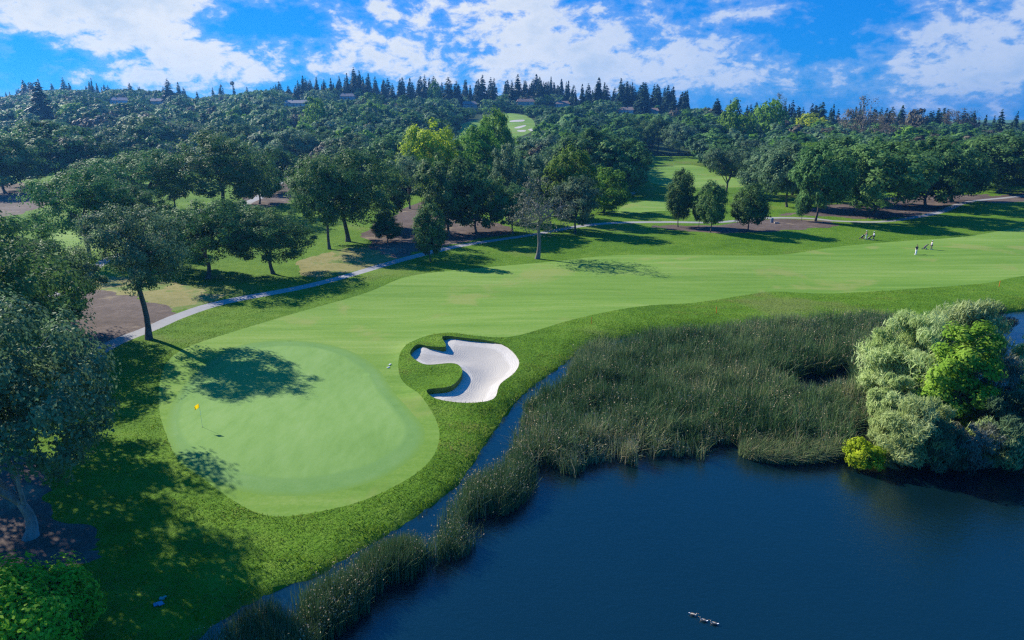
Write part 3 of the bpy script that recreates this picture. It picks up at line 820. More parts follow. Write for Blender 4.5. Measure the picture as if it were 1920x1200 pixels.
# notable crowns rising out of the right wood
for key, px, b, tp, w, lb, c, nm in [
    (('fgreen', 0), 1380, 285, 190, 68, 'sunlit light green tree high in the right wood', 'tree', 'broadleaf_tree'),
    (('fgreen', 2), 1432, 285, 188, 62, 'green tree next right of the sunlit light green tree', 'tree', 'broadleaf_tree'),
    (('fyellow', 1), 1523, 272, 213, 72, 'yellow green tree in the middle of the right wood', 'maple tree', 'maple_tree'),
    (('bare', 0), 1612, 285, 182, 80, 'tall bronze grey half bare tree above the right wood', 'bare tree', 'bare_tree'),
    (('bare', 1), 1662, 292, 212, 62, 'lower bronze half bare tree right of the tall one', 'bare tree', 'bare_tree'),
    (('bare', 0), 1447, 270, 176, 40, 'thin bare topped tree on the skyline of the right wood', 'bare tree', 'bare_tree'),
    (('bare', 1), 1790, 275, 205, 70, 'greyish half bare tree near the right skyline', 'bare tree', 'bare_tree'),
    (('fbronze', 1), 1715, 280, 205, 55, 'brownish tree between the bronze and the greyish half bare trees', 'tree', 'broadleaf_tree'),
    (('fgreen', 1), 590, 262, 183, 54, 'light green round tree beside the long pale wall on the left slope', 'tree', 'broadleaf_tree'),
    (('fgreen', 3), 217, 235, 198, 20, 'small light green tree on the left slope', 'tree', 'broadleaf_tree'),
    (('fgreen', 0), 815, 205, 152, 26, 'light green poplar like tree below the ridge conifers', 'tree', 'broadleaf_tree')]:
    tree_px(key, px, b, tp, w, lb, c, nm)
for key, px, b, tp, w, lb in [
    (('oak', 1), 236, 302, 236, 78, 'leftmost oak of the row at the far edge of the left clearing'), (('oak', 2), 300, 300, 220, 100, 'biggest oak of the row at the far edge of the left clearing'),
    (('grey', 0), 356, 300, 228, 84, 'grey green oak right of the biggest in the row beyond the left clearing'), (('oak', 4), 440, 306, 234, 100, 'wide oak at the right end of the row beyond the left clearing'),
    (('oak', 0), 596, 318, 246, 96, 'oak right of the straight trunked pale oak beyond the brown path'), (('grey', 2), 664, 345, 252, 104, 'grey green oak behind the massive dark oak'),
    (('oak', 3), 738, 352, 258, 96, 'oak left behind the vase shaped tree'), (('oak', 2), 60, 318, 236, 90, 'dark oak behind the very dense round oak on the far left'),
    (('oak', 1), 175, 345, 262, 95, 'oak right of the very dense round oak on the far left'), (('grey', 3), 330, 392, 300, 70, 'small grey oak tucked behind the broad multi stemmed oak'),
    (('near', 1), 250, 470, 350, 120, 'oak behind the solitary curved oak crown on the clearing'), (('oak', 3), 455, 440, 378, 80, 'low oak on the lawn below the large double trunked oak')]:
    tree_px(key, px, b, tp, w, lb)
NAMED = len(OCC)


# ------------------------------------------------------------------ the wood: nearer trees one by one, the far slope as one mass
CLEAR = [[(1170, 255), (1255, 262), (1300, 288), (1345, 325), (1440, 352), (1500, 372), (1590, 382), (1250, 430), (1000, 470), (1100, 405), (1150, 375), (1185, 330)],
         [(845, 262), (862, 236), (900, 214), (1000, 214), (1008, 240), (990, 262)],
         [(150, 282), (360, 282), (345, 312), (160, 312)], [(-60, 335), (135, 335), (330, 360), (395, 400), (480, 340), (560, 310), (600, 330), (570, 440), (300, 700), (-60, 700)],
         [(560, 330), (750, 360), (820, 370), (800, 420), (960, 440), (700, 700), (500, 700)]]
CLEAR_W = [np.array([at(*p) for p in c]) for c in CLEAR]
WIN = [(868, 1000, 216, 254)]
houses = [(985, 184), (1175, 187), (1222, 184), (226, 178), (300, 181), (560, 203), (880, 178), (1055, 172), (652, 163)]


def on_slope(px, py):
    """the spot on the near face of the slope just under the crest"""
    while at(px, py)[1] > 730: py += 0.5
    return at(px, py)


HOUSE_W = [on_slope(*h) for h in houses]


def wood():
    rng = np.random.default_rng(11); far = []; near = []
    y = 165.0
    while y < 1050:
        sp = 8.4 if y < 400 else 15.5 if y < 680 else 13.0
        x = -0.82 * y - 30
        while x < 0.82 * y + 30:
            X, Y = x + rng.uniform(-.42, .42) * sp, y + rng.uniform(-.42, .42) * sp; x += sp
            z = float(hill(X, Y)); px, py, zc = proj(X, Y, z)
            if px < -90 or px > 2010: continue
            if py > 372 and not (px > 1580 and py < 350): continue
            if px > 1560 and py > 350: continue
            if px < 560 and py > 322: continue
            if any(in_poly(np.array([X]), np.array([Y]), c)[0] for c in CLEAR_W): continue
            if any((X - hx) ** 2 + (Y - hy) ** 2 < 11 ** 2 for hx, hy in HOUSE_W): continue
            H = rng.uniform(9.5, 16.5) if Y < 420 else (rng.uniform(11, 19) if Y < 640 else rng.uniform(8.5, 14)) * (1 if px < 540 else 1 - .3 * min(max((Y - 600) / 250, 0), 1)); W = H * rng.uniform(0.95, 1.35) if Y < 420 else (rng.uniform(15, 28) if Y < 680 else rng.uniform(12, 21))
            if any((X - a) ** 2 + (Y - b) ** 2 < (0.55 * (r + W / 2)) ** 2 for a, b, r in OCC[:NAMED]): continue
            tpx, tpy, _ = proj(X, Y, z + H); hw = W * .5 * F / zc
            bad = False
            for x0, x1, y0, y1 in WIN:
                if px + hw > x0 and px - hw < x1 and tpy < y1 - 2 and py > y0 + 14: bad = True
            for hx, hy in HOUSE_W:
                hp = proj(hx, hy, float(hill(hx, hy)) + 1.5)
                if abs(px - hp[0]) < hw + 13 and tpy < hp[1] and Y < hy:
                    if hy - Y > 260: continue
                    H2 = height_for(X, Y, z, hp[1]); W *= max(.75, H2 / H); H = H2
                    if H < 3: bad = True
            if bad: continue
            k = rng.random(); kind = 'oak' if k < .56 else 'grey' if k < .83 else 'green' if k < .94 else 'bronze'
            (near if Y < 400 else far).append((X, Y, z, H, W, kind, px, py))
        y += sp
    zone = lambda px: 'left' if px < 560 else 'middle' if px < 1180 else 'right'
    near.sort(key=lambda t: t[1])
    LIM = 270; cnt = 0
    where = dict(left='wood beyond the left clearings', middle='wood between the dirt track and the far fairway', right='wood right of the side fairway')
    what = dict(oak='dark green oak', grey='grey green oak', green='light green broadleaf tree', bronze='brownish broadleaf tree')
    for i, (X, Y, z, H, W, kind, px, py) in enumerate(near):
        if i >= LIM: far.append((X, Y, z, H, W, kind, px, py)); continue
        v = int(rng.integers(4)); zn = zone(px)
        key = (kind, v) if (Y < 260 and kind in ('oak', 'grey', 'green')) else ('f' + kind, v % 2 if kind == 'bronze' else v)
        nm = 'oak_tree' if kind in ('oak', 'grey') else 'broadleaf_tree'
        cat = 'oak tree' if kind in ('oak', 'grey') else 'tree'
        put_tree(key, X, Y, H, W, nm, f'{what[kind]} in the {where[zn]}', cat, f'{what[kind]}s in the {where[zn]}')
    # far slope: one mass per foliage kind is still one wood; keep a single mesh
    Vs, Fs, tones, midx = [], [], [], []; off = 0
    mats = [L_oak, L_grey, L_green, L_bronze]
    lo = []
    for i in range(8): lo.append(tree_arrays(200 + i, 13, 14, 0.06, (.66, .80)[i // 4], (6, 9, 5, 7)[i % 4], 84, (23, 14)[i // 4], 0.10, 0, .2, twigs=2, scat=.18)[2:])
    for X, Y, z, H, W, kind, px, py in far:
        LV, LF, tn = lo[int(rng.integers(4)) + (4 if Y > 620 else 0)]
        a = rng.uniform(0, 6.28); ca, sa = math.cos(a), math.sin(a)
        V = np.stack([(LV[:, 0] * ca - LV[:, 1] * sa) * W / 14 + X, (LV[:, 0] * sa + LV[:, 1] * ca) * W / 14 + Y, LV[:, 2] * H / 13 + z], 1)
        Vs.append(V); Fs.append(LF + off); off += len(V)
        tones.append(np.clip(tn + rng.uniform(-.50, .32), 0, 1)); midx.append(np.full(len(LF), ('oak', 'grey', 'green', 'bronze').index(kind)))
    o = mesh_obj('distant_wood', np.concatenate(Vs), np.concatenate(Fs), L_oak, attr=np.concatenate(tones))
    for m in mats[1:]: o.data.materials.append(m)
    o.data.polygons.foreach_set('material_index', np.concatenate(midx).astype(np.int32))
    tag(o, 'distant blue green wood covering the whole far slope below the ridge', 'wood', kind='stuff')
    print('wood', len(near), len(far))


wood()


def put_conifer(i, x, y, H, label, group=None, wf=1.0):
    p = PROTO[('con', i)]; o = bpy.data.objects.new('conifer', p['crown']); COL.objects.link(o)
    W = p['W'] * H / p['H'] * wf
    o.location = (x, y, float(hill(x, y)) - 0.3); o.rotation_euler = (0, 0, rnd.uniform(0, 6.28)); o.scale = (W / p['W'], W / p['W'], H / p['H'])
    tag(o, label, 'conifer', group)
    return o


def conifers():
    rng = np.random.default_rng(21)
    def row(px0, px1, step, topf, Y0, Y1, label, group, jit=1.0):
        px = px0
        while px < px1:
            Y = rng.uniform(Y0, Y1)
            for (hpx, hpy), hw_ in zip(houses, HOUSE_W):          # conifers stand behind the houses, not before them
                if abs(px - hpx) < 17: Y = max(Y, hw_[1] + rng.uniform(14, 40))
            x = (px - 960) / 1336 * Y; z = float(hill(x, Y))
            # sight the wanted tip
            tp = topf(px) + (rng.uniform(-7, 6) if rng.random() < .5 else rng.uniform(4, 20)) * jit
            H = height_for(x, Y, z, tp)
            if 6 < H < 42: put_conifer(int(rng.integers(4)), x, Y, H, label, group, rng.uniform(.8, 1.5))
            px += step * (rng.uniform(0.25, 1.0) if rng.random() < .7 else rng.uniform(1.5, 2.8))
    sky = lambda p: float(np.interp(p, [0, 60, 130, 210, 300, 400, 480, 545, 570, 640, 668, 700, 780, 860, 960, 1000, 1060, 1120, 1190, 1240, 1290, 1330],
                                    [158, 152, 150, 160, 158, 158, 162, 150, 146, 145, 134, 143, 145, 146, 146, 143, 152, 148, 152, 164, 163, 176]))
    row(5, 150, 7, sky, 820, 900, 'dark conifer on the ridge above the left slope', 'conifers on the ridge above the left slope')
    row(150, 540, 10, sky, 840, 900, 'dark conifer standing apart on the ridge left of the dense conifer row', 'scattered conifers on the left ridge')
    row(545, 930, 4.6, sky, 720, 900, 'dark pointed conifer in the dense ridge row over the middle of the wood', 'conifers in the dense ridge row')
    row(948, 1290, 4.6, sky, 700, 880, 'dark pointed conifer in the ridge row above the hillside houses', 'conifers above the hillside houses')
    sky2 = lambda p: float(np.interp(p, [1340, 1420, 1520, 1600, 1700, 1780, 1850, 1920], [186, 190, 194, 200, 202, 206, 212, 214]))
    row(1340, 1930, 6, sky2, 560, 680, 'dark conifer in the level row behind the right wood', 'conifers behind the right wood')
    for px, Y, tp, i, wf, lb in [(80, 470, 150, 2, 1.5, 'tall broad conifer standing alone on the left slope'), (182, 800, 144, 3, .5, 'needle thin cypress on the left skyline'),
                                 (668, 850, 125, 0, 1.2, 'tallest conifer clump leader on the ridge'), (678, 845, 131, 1, 1.2, 'conifer just right of the tallest on the ridge'),
                                 (322, 700, 146, 0, 1.5, 'bushy dark conifer above the left slope houses'), (1878, 500, 203, 0, 1.0, 'tall conifer near the right skyline edge'), (1905, 500, 214, 2, 1.0, 'conifer at the right skyline edge')]:
        x = (px - 960) / 1336 * Y; z = float(hill(x, Y)); put_conifer(i, x, Y, height_for(x, Y, z, tp), lb, None, wf)


conifers()


def shrub(name, label, cat, px, py, z, H, W, mat, seed, leaf_s, n, feather=True, trunk=m_bark_pale, aspect=0.15, group=None, lobes=9, clumps=90):
    """feathery shrub: sprays of narrow upright leaves on uneven lobes"""
    x, y = flat(px, py, z); rng = np.random.default_rng(seed)
    TV, TF, LV, LF, tone = tree_arrays(seed, H, W, 0.02, leaf_s, lobes, clumps, n, 0.13, twigs=30, fork=0.12, trunk_r=0.10)
    if feather:
        C = LV.reshape(-1, 4, 3).mean(1); k = len(C); cen = np.array([0, 0, H * 0.15])
        up = unit(C - cen) + np.array([0, 0, 0.9])
        N = unit(unit(C - cen) * .8 + rng.normal(size=(k, 3)) * .55); LV, LF = leaf_quads(C, N, leaf_s * rng.uniform(.8, 2.4, k), rng, aspect, up)
    t = thing(name, (x, y, z - 0.1), label, cat, group)
    mesh_obj('stem', TV, TF, trunk, t, smooth=True); mesh_obj('foliage', LV, LF, mat, t, attr=tone)
    return t


W_ = WZ + 0.1
shrub('willow_shrub', 'tall pale willow behind the cottonwood in the thicket', 'willow', 1772, 752, W_, 10.2, 7.0, L_pale, 315, 0.18, 280, clumps=130, lobes=18)
shrub('pale_shrub', 'small pale grey shrub at the water below the dead shrub', 'shrub', 1866, 868, W_, 3.6, 4.2, L_pale, 316, 0.14, 150)
shrub('willow_shrub', 'tall pale silvery willow at the left of the thicket in the pond', 'willow', 1708, 775, W_, 9.2, 8.2, L_pale, 301, 0.18, 330, clumps=150, lobes=20)
shrub('willow_shrub', 'low pale willow bush fronting the thicket over the dark water', 'willow', 1700, 862, W_, 5.4, 5.2, L_pale, 302, 0.15, 300, lobes=16, clumps=110)
shrub('willow_shrub', 'small pale willow leaning out of the reeds on the left of the thicket', 'willow', 1668, 815, W_, 5.4, 3.4, L_pale, 303, 0.15, 260, lobes=14)
shrub('cottonwood_tree', 'fresh green cottonwood rising from the middle of the willow thicket', 'tree', 1775, 815, W_, 10.0, 6.0, L_cot, 304, 0.15, 210, feather=False, lobes=14, clumps=130)
shrub('willow_shrub', 'pale willow cut by the right edge above the thicket', 'willow', 1945, 790, W_, 8.4, 6.4, L_pale, 305, 0.18, 260, clumps=120, lobes=16)
shrub('dead_shrub', 'grey leafless shrub between the cottonwood and the right edge willow', 'shrub', 1850, 818, W_, 7.2, 5.0, L_dead, 306, 0.15, 110)
shrub('dead_shrub', 'bleached twiggy shrub low in front of the thicket', 'shrub', 1812, 872, W_, 3.8, 4.0, L_dead, 307, 0.13, 90)
shrub('dark_shrub', 'dark green shrub at the foot of the thicket near the right edge', 'shrub', 1888, 862, W_, 5.6, 5.0, L_grey, 308, 0.16, 170)
shrub('dark_shrub', 'dull grey green shrub in front of the cottonwood trunk', 'shrub', 1752, 876, W_, 3.8, 3.6, L_grey, 309, 0.13, 150)
shrub('bright_bush', 'small bright yellow green bush at the water below the pale willow', 'bush', 1618, 872, W_, 2.2, 2.8, L_yel, 310, 0.11, 90, feather=False, clumps=70)
shrub('dark_shrub', 'blackish twiggy bush at the head of the pond beyond the thicket', 'shrub', 1838, 622, W_, 3.6, 6.0, L_dark, 311, 0.17, 150)
shrub('leafy_bush', 'glossy green bush filling the bottom left corner', 'bush', 55, 1225, 0, 4.8, 6.4, L_bush, 312, 0.13, 300, feather=False, trunk=m_bark, clumps=130)


# reeds and rough grass: nobody could count them
def blades(name, X, Y, Z, Hh, width, mat, rng, label, cat, tone, lean=0.25, dirs=None, heads=0.0, head_s=0.07, bow=1.0):
    n = len(X); a = rng.uniform(0, 6.28, n); w = width * rng.uniform(.7, 1.3, n)
    d = dirs if dirs is not None else np.stack([np.cos(a), np.sin(a)], 1)
    ln = np.minimum(np.abs(rng.normal(size=n)), 1.9) * lean; side = np.stack([-np.sin(a + .6), np.cos(a + .6)], 1)
    p0 = np.column_stack([X, Y, Z]); rows = []
    for t, wf in ((0, 1), (0.55, .85), (1.0, .25)):
        c = p0 + np.column_stack([d * (ln * t ** (1 + bow) * Hh)[:, None], Hh * t * (1 - 0.35 * np.minimum(ln, 1.2) * t)])
        sd = np.column_stack([side * (w * wf / 2)[:, None], np.zeros(n)])
        rows += [c - sd, c + sd]
    V = np.stack(rows, 1).reshape(-1, 3); b = np.arange(n)[:, None] * 6
    Fc = np.concatenate([b + np.array([0, 1, 3, 2]), b + np.array([2, 3, 5, 4])]); tn = np.concatenate([tone, tone])
    if heads > 0:
        k = rng.random(n) < heads * np.clip(.55 + .9 * fbm(X, Y, .45, 29), .05, 2.2); tip = (rows[4] + rows[5])[k] / 2; m = len(tip)
        N = unit(rng.normal(size=(m, 3)) + np.array([0, -1.0, .4])); HV, HF = leaf_quads(tip, N, head_s * rng.uniform(.6, 1.5, m), rng, 0.6)
        Fc = np.concatenate([Fc, HF + len(V)]); V = np.concatenate([V, HV]); tn = np.concatenate([tn, rng.uniform(.86, 1.0, m)])
    o = mesh_obj(name, V, Fc, mat, attr=tn); tag(o, label, cat, kind='stuff'); return o


def scatter(poly, n, rng, reject=None):
    lo, hi = poly.min(0), poly.max(0); X = rng.uniform(lo[0], hi[0], n * 3); Y = rng.uniform(lo[1], hi[1], n * 3)
    k = in_poly(X, Y, poly)
    X, Y = X[k], Y[k]
    if reject is not None:
        k = ~reject(X, Y); X, Y = X[k], Y[k]
    return X[:n], Y[:n]


def fbm(X, Y, s, seed):
    r = np.random.default_rng(seed); v = 0
    for i in range(5):
        a, ph, k = r.uniform(0, 6.28), r.uniform(0, 6.28), s * 1.6 ** i
        b, ph2 = r.uniform(0, 6.28), r.uniform(0, 6.28)
        v = v + np.sin((X * math.cos(a) + Y * math.sin(a)) * k + ph) * np.sin((X * math.cos(b) + Y * math.sin(b)) * k * .8 + ph2) / (i + 1)
    return v


def reeds():
    rng = np.random.default_rng(31)
    RB = outline([(968, 872), (982, 812), (1018, 758), (1066, 704), (1116, 668), (1250, 640), (1400, 626), (1550, 614), (1700, 620), (1735, 650), (1680, 720), (1625, 790),
                  (1590, 846), (1510, 856), (1425, 836), (1345, 842), (1300, 860), (1200, 855), (1130, 870), (1050, 886)], WZ, 4)
    RB = ragged(RB, 77, .5)
    hole = outline([(1494, 728), (1514, 702), (1548, 706), (1576, 690), (1592, 706), (1584, 738), (1556, 732), (1524, 750)], WZ, 4)
    cx, cy = scatter(RB, 1700, rng, lambda a, b: in_poly(a, b, hole)); nc = len(cx)
    ci = rng.integers(nc, size=150000); rad_ = rng.uniform(.25, .75, nc)
    X = cx[ci] + rng.normal(size=len(ci)) * rad_[ci]; Y = cy[ci] + rng.normal(size=len(ci)) * rad_[ci]
    k = in_poly(X, Y, RB) & ~in_poly(X, Y, hole); X, Y, ci = X[k], Y[k], ci[k]
    ch = rng.uniform(.62, 1.25, nc); ct = rng.uniform(-.16, .16, nc); ca = rng.uniform(0, 6.28, nc)
    u = fbm(X, Y, .25, 3); H = (2.35 + .5 * np.clip((Y - 60) / 22, 0, 1) + 0.25 * u) * ch[ci] + rng.uniform(-.8, .4, len(X)); hd = poly_dist(X, Y, hole); H = np.maximum(H * np.where(Y < hole[:, 1].mean(), np.clip(.45 + hd / 3.5, .45, 1), np.clip(.75 + hd / 6, .75, 1)), .4)
    aa = ca[ci] + rng.normal(size=len(X)) * .9; RD = np.stack([np.cos(aa), np.sin(aa)], 1)
    e = poly_dist(X, Y, RB); H *= 0.72 + 0.28 * np.clip(e / 2, 0, 1)
    tone = np.clip(0.38 + ct[ci] + 0.19 * fbm(X, Y, .30, 5) + .06 * fbm(X, Y, 1.2, 6) + rng.normal(size=len(X)) * .18, 0, .84)
    dry = (rng.random(len(X)) < 0.05 + .10 * np.clip(fbm(X, Y, .5, 23), 0, 1.5) + 0.22 * np.exp(-e / .8) * (Y < 56)); tone[dry] = rng.uniform(.78, .95, dry.sum())
    blades('reed_bed', X, Y, np.full(len(X), WZ - .1), H, 0.045, L_reed, rng, 'broad bed of tall dark green reeds between fairway and pond', 'reeds', tone, 0.45, dirs=RD, heads=.16, head_s=.06)
    DG = outline([(1385, 846), (1440, 836), (1510, 842), (1565, 838), (1585, 852), (1540, 868), (1470, 872), (1400, 862)], WZ, 4); X2, Y2 = scatter(DG, 4500, rng)
    dd = unit(np.tile(np.array([[.35, -.7]]), (len(X2), 1)) + rng.normal(size=(len(X2), 2)) * .6)
    blades('drooping_reeds', X2, Y2, np.full(len(X2), WZ - .05), 1.45 + rng.uniform(-.6, .4, len(X2)), .03, L_reed, rng, 'pale dry reeds drooping over the water at the edge of the bed', 'reeds', np.clip(rng.uniform(.45, .9, len(X2)), 0, 1), .6, dirs=dd, bow=1.4)
    RF = [([(940, 870), (985, 845), (1010, 905), (985, 945), (925, 985), (880, 1040), (820, 1075), (760, 1100), (740, 1070), (790, 1040), (810, 1000), (870, 920)], 15000, 'clump of tasselled reeds where the channel meets the pond'),
          ([(660, 1070), (720, 1035), (790, 1030), (800, 1080), (720, 1130), (660, 1180), (600, 1215), (545, 1190), (545, 1130), (600, 1100)], 15000, 'tasselled reeds along the near end of the channel'),
          ([(340, 1250), (430, 1190), (520, 1140), (560, 1180), (620, 1215), (560, 1290), (400, 1330)], 12000, 'shaded reeds at the bottom edge beside the channel')]
    for P, n, lb in RF:
        pl = outline(P, WZ, 4); X, Y = scatter(pl, n, rng); e = poly_dist(X, Y, pl); k = rng.random(len(X)) < np.clip(e / 1.5 - .12 + .62 * fbm(X, Y, .8, 17), .02, .85)
        X, Y, e = X[k], Y[k], e[k]
        H = (1.95 + rng.uniform(-.4, .4, len(X)) + .2 * fbm(X, Y, .5, 8)) * (0.6 + .4 * np.clip(e / 1.2, 0, 1))
        tone = np.clip(.34 + rng.normal(size=len(X)) * .16, 0, .82); dry = rng.random(len(X)) < .06; tone[dry] = rng.uniform(.8, .95, dry.sum())
        blades('reed_clump', X, Y, np.full(len(X), WZ - .1), H, .026, L_reed, rng, lb, 'reeds', tone, .28, heads=.22, head_s=.045)


reeds()


def rough_grass():
    rng = np.random.default_rng(41); n = 800000
    X = rng.uniform(-45, 75, n); Y = rng.uniform(22, 112, n)
    px, py, zc = proj(X, Y, 0 * X)
    ok = (px > -60) & (px < 1990) & (py < 1290) & (rng.random(n) < np.clip(1.35 - Y / 105, .18, 1))
    ok &= ~in_poly(X, Y, POND) & ~in_poly(X, Y, FAIR) & ~in_poly(X, Y, COLLAR) & ~in_poly(X, Y, BUNK) & ~in_poly(X, Y, PATH) & ~in_poly(X, Y, DIRT[0]) & ~in_poly(X, Y, DIRT[6]) & ~in_poly(X, Y, DRY[0])
    X, Y = X[ok], Y[ok]
    d = poly_dist(X, Y, POND); u = fbm(X, Y, .9, 12)
    keep = rng.random(len(X)) < np.clip(.55 + .35 * u, .12, 1); X, Y, d, u = X[keep], Y[keep], d[keep], u[keep]
    H = (.10 + .04 * u + .20 * np.exp(-d / 1.6)) * rng.uniform(.6, 1.5, len(X)); H = np.clip(H, .06, .7)
    tone = np.clip(.56 + .15 * u + .16 * fbm(X, Y, .2, 14) + rng.normal(size=len(X)) * .11, 0, 1)
    blades('rough_grass', X, Y, terrain(X, Y) - .01, H, .045, L_grass, rng, 'shaggy uncut grass round the green, bunker and pond bank', 'grass', tone, .7)
    print('rough', len(X))


rough_grass()

# ------------------------------------------------------------------ flag, cup, stakes, small things
m_yel = leaf('flag_cloth', [(0, (0.95, 0.78, 0.01)), (1, (0.95, 0.78, 0.01))], trans=.65, hue=0, val=0); m_white = plain('white_paint', (0.8, 0.8, 0.78), .5); m_dark = plain('dark_hole', (0.02, 0.02, 0.02), .9)
m_org = plain('orange_stake_paint', (0.75, 0.11, 0.02), .5); m_navy = plain('navy_cloth', (0.018, 0.022, 0.04), .8); m_metal = plain('grey_metal', (0.25, 0.25, 0.26), .35, metal=.8)
m_skin = plain('skin', (0.50, 0.30, 0.20), .55); m_blk = plain('black_rubber', (0.025, 0.025, 0.028), .7); m_red = plain('red_wheel', (0.35, 0.04, 0.03), .5)
m_wcloth = plain('white_cloth', (0.72, 0.73, 0.75), .8); m_grey = plain('grey_cloth', (0.14, 0.12, 0.13), .8); m_hair = plain('dark_hair', (0.03, 0.02, 0.015), .6)
m_tan = plain('tan_stone', (0.38, 0.32, 0.27), .8)


def flagstick():
    x, y = at(380, 804); z = gz(x, y)
    t = thing('flagstick', (x, y, z), 'thin flagstick with a rippling yellow flag standing in the hole', 'golf flag')
    MB().rod((0, 0, -.1), (0, 0, 2.2), .012, .009).build('pole', m_white, t, True)
    nx, nz = 10, 6; V = []; Fc = []
    for i in range(nx + 1):
        for j in range(nz + 1):
            s = i / nx; V.append((-0.02 - .50 * s * .8, .10 * math.sin(s * 7) * s - .1 * s, 2.18 - .36 * j / nz - .10 * s - .13 * s * s))
    for i in range(nx):
        for j in range(nz):
            a = i * (nz + 1) + j; Fc.append((a, a + 1, a + nz + 2, a + nz + 1))
    fl = mesh_obj('flag', V, Fc, m_yel, t, True); so = fl.modifiers.new('thickness', 'SOLIDIFY'); so.thickness = .006
    b = MB()
    b.rod((0, 0, -.12), (0, 0, .012), .054, n=20).build('cup', m_dark, t)


flagstick()
for px, py, lb in [(1109, 612, 'orange hazard stake in the rough right of the bunker'), (1343, 588, 'orange hazard stake by the reeds at the middle of the fairway edge'), (1873, 539, 'orange hazard stake near the right edge below the fairway')]:
    x, y = at(px, py); t = thing('hazard_stake', (x, y, gz(x, y)), lb, 'stake', 'hazard stakes along the pond')
    MB().box((0, 0, .45), (.06, .05, .9), bevel=.01).build('post', m_org, t); MB().rod((0, 0, .9), (0, 0, .96), .035, .008, 6).build('point', m_org, t)
for px, py, lb, a in [(728, 689, 'larger white marker lying on the mown apron by the green', .4), (731, 684, 'smaller white marker behind the larger one by the green', 1.2)]:
    x, y = at(px, py); o = MB().box((0, 0, .05), (.30, .16, .1), (0, 0, a), .03).ball((.12, .03, .09), (.07, .06, .04)).build('turf_marker', m_white); o.location = (x, y, gz(x, y)); tag(o, lb, 'marker')


def bin_():
    x, y = at(1447, 418); t = thing('litter_bin', (x, y, gz(x, y)), 'blue grey litter bin standing in mulch beside the path', 'bin')
    m = plain('blue_grey_plastic', (0.12, 0.17, 0.24), .5)
    MB().rod((0, 0, 0), (0, 0, 1.0), .33, .38, 16).rod((0, 0, .93), (0, 0, 1.0), .41, .41, 16).build('barrel', m, t); MB().ball((0, 0, 1.0), (.39, .39, .2)).build('lid', m, t, True)
    x2, y2 = at(1455, 420); o = MB().box((0, 0, .2), (1.0, .35, .4), (0, 0, .2), .08).ball((.6, .1, .12), (.3, .2, .16)).build('bench_stone', m_tan); o.location = (x2, y2, gz(x2, y2)); tag(o, 'low pale stone block next to the litter bin', 'stone')


bin_()
x, y = at(296, 1132); o = MB().box((0, 0, .06), (.45, .28, .05), (.1, .05, .6), .015).box((.2, -.05, .1), (.3, .22, .05), (.3, .2, 1.0), .015).build('plastic_scrap', plain('pale_blue_plastic', (.10, .24, .38), .4)); o.location = (x, y, gz(x, y)); tag(o, 'larger pale blue plastic scrap lying in shaded grass', 'litter')
x, y = at(304, 1122); o = MB().box((0, 0, .06), (.30, .20, .05), (.1, .25, .2), .015).box((.1, .1, .09), (.2, .12, .04), (.2, .1, .9), .01).build('plastic_scrap', plain('pale_green_plastic', (.14, .30, .28), .4)); o.location = (x, y, gz(x, y)); tag(o, 'smaller pale green plastic scrap just beyond the blue one', 'litter')


# ------------------------------------------------------------------ golfers, trolleys, ducks
def skin_mesh(name, verts, edges, radii, mat, parent, root=0, sub=1):
    me = bpy.data.meshes.new(name); me.from_pydata(verts, edges, []); me.materials.append(mat)
    o = bpy.data.objects.new(name, me); COL.objects.link(o); o.parent = parent
    sk = o.modifiers.new('skin', 'SKIN'); sk.use_smooth_shade = True
    for i, r in enumerate(radii):
        r = r if isinstance(r, tuple) else (r, r); me.skin_vertices[0].data[i].radius = r; me.skin_vertices[0].data[i].use_root = (i == root)
    if sub:
        s = o.modifiers.new('sub', 'SUBSURF'); s.levels = s.render_levels = sub
    return o


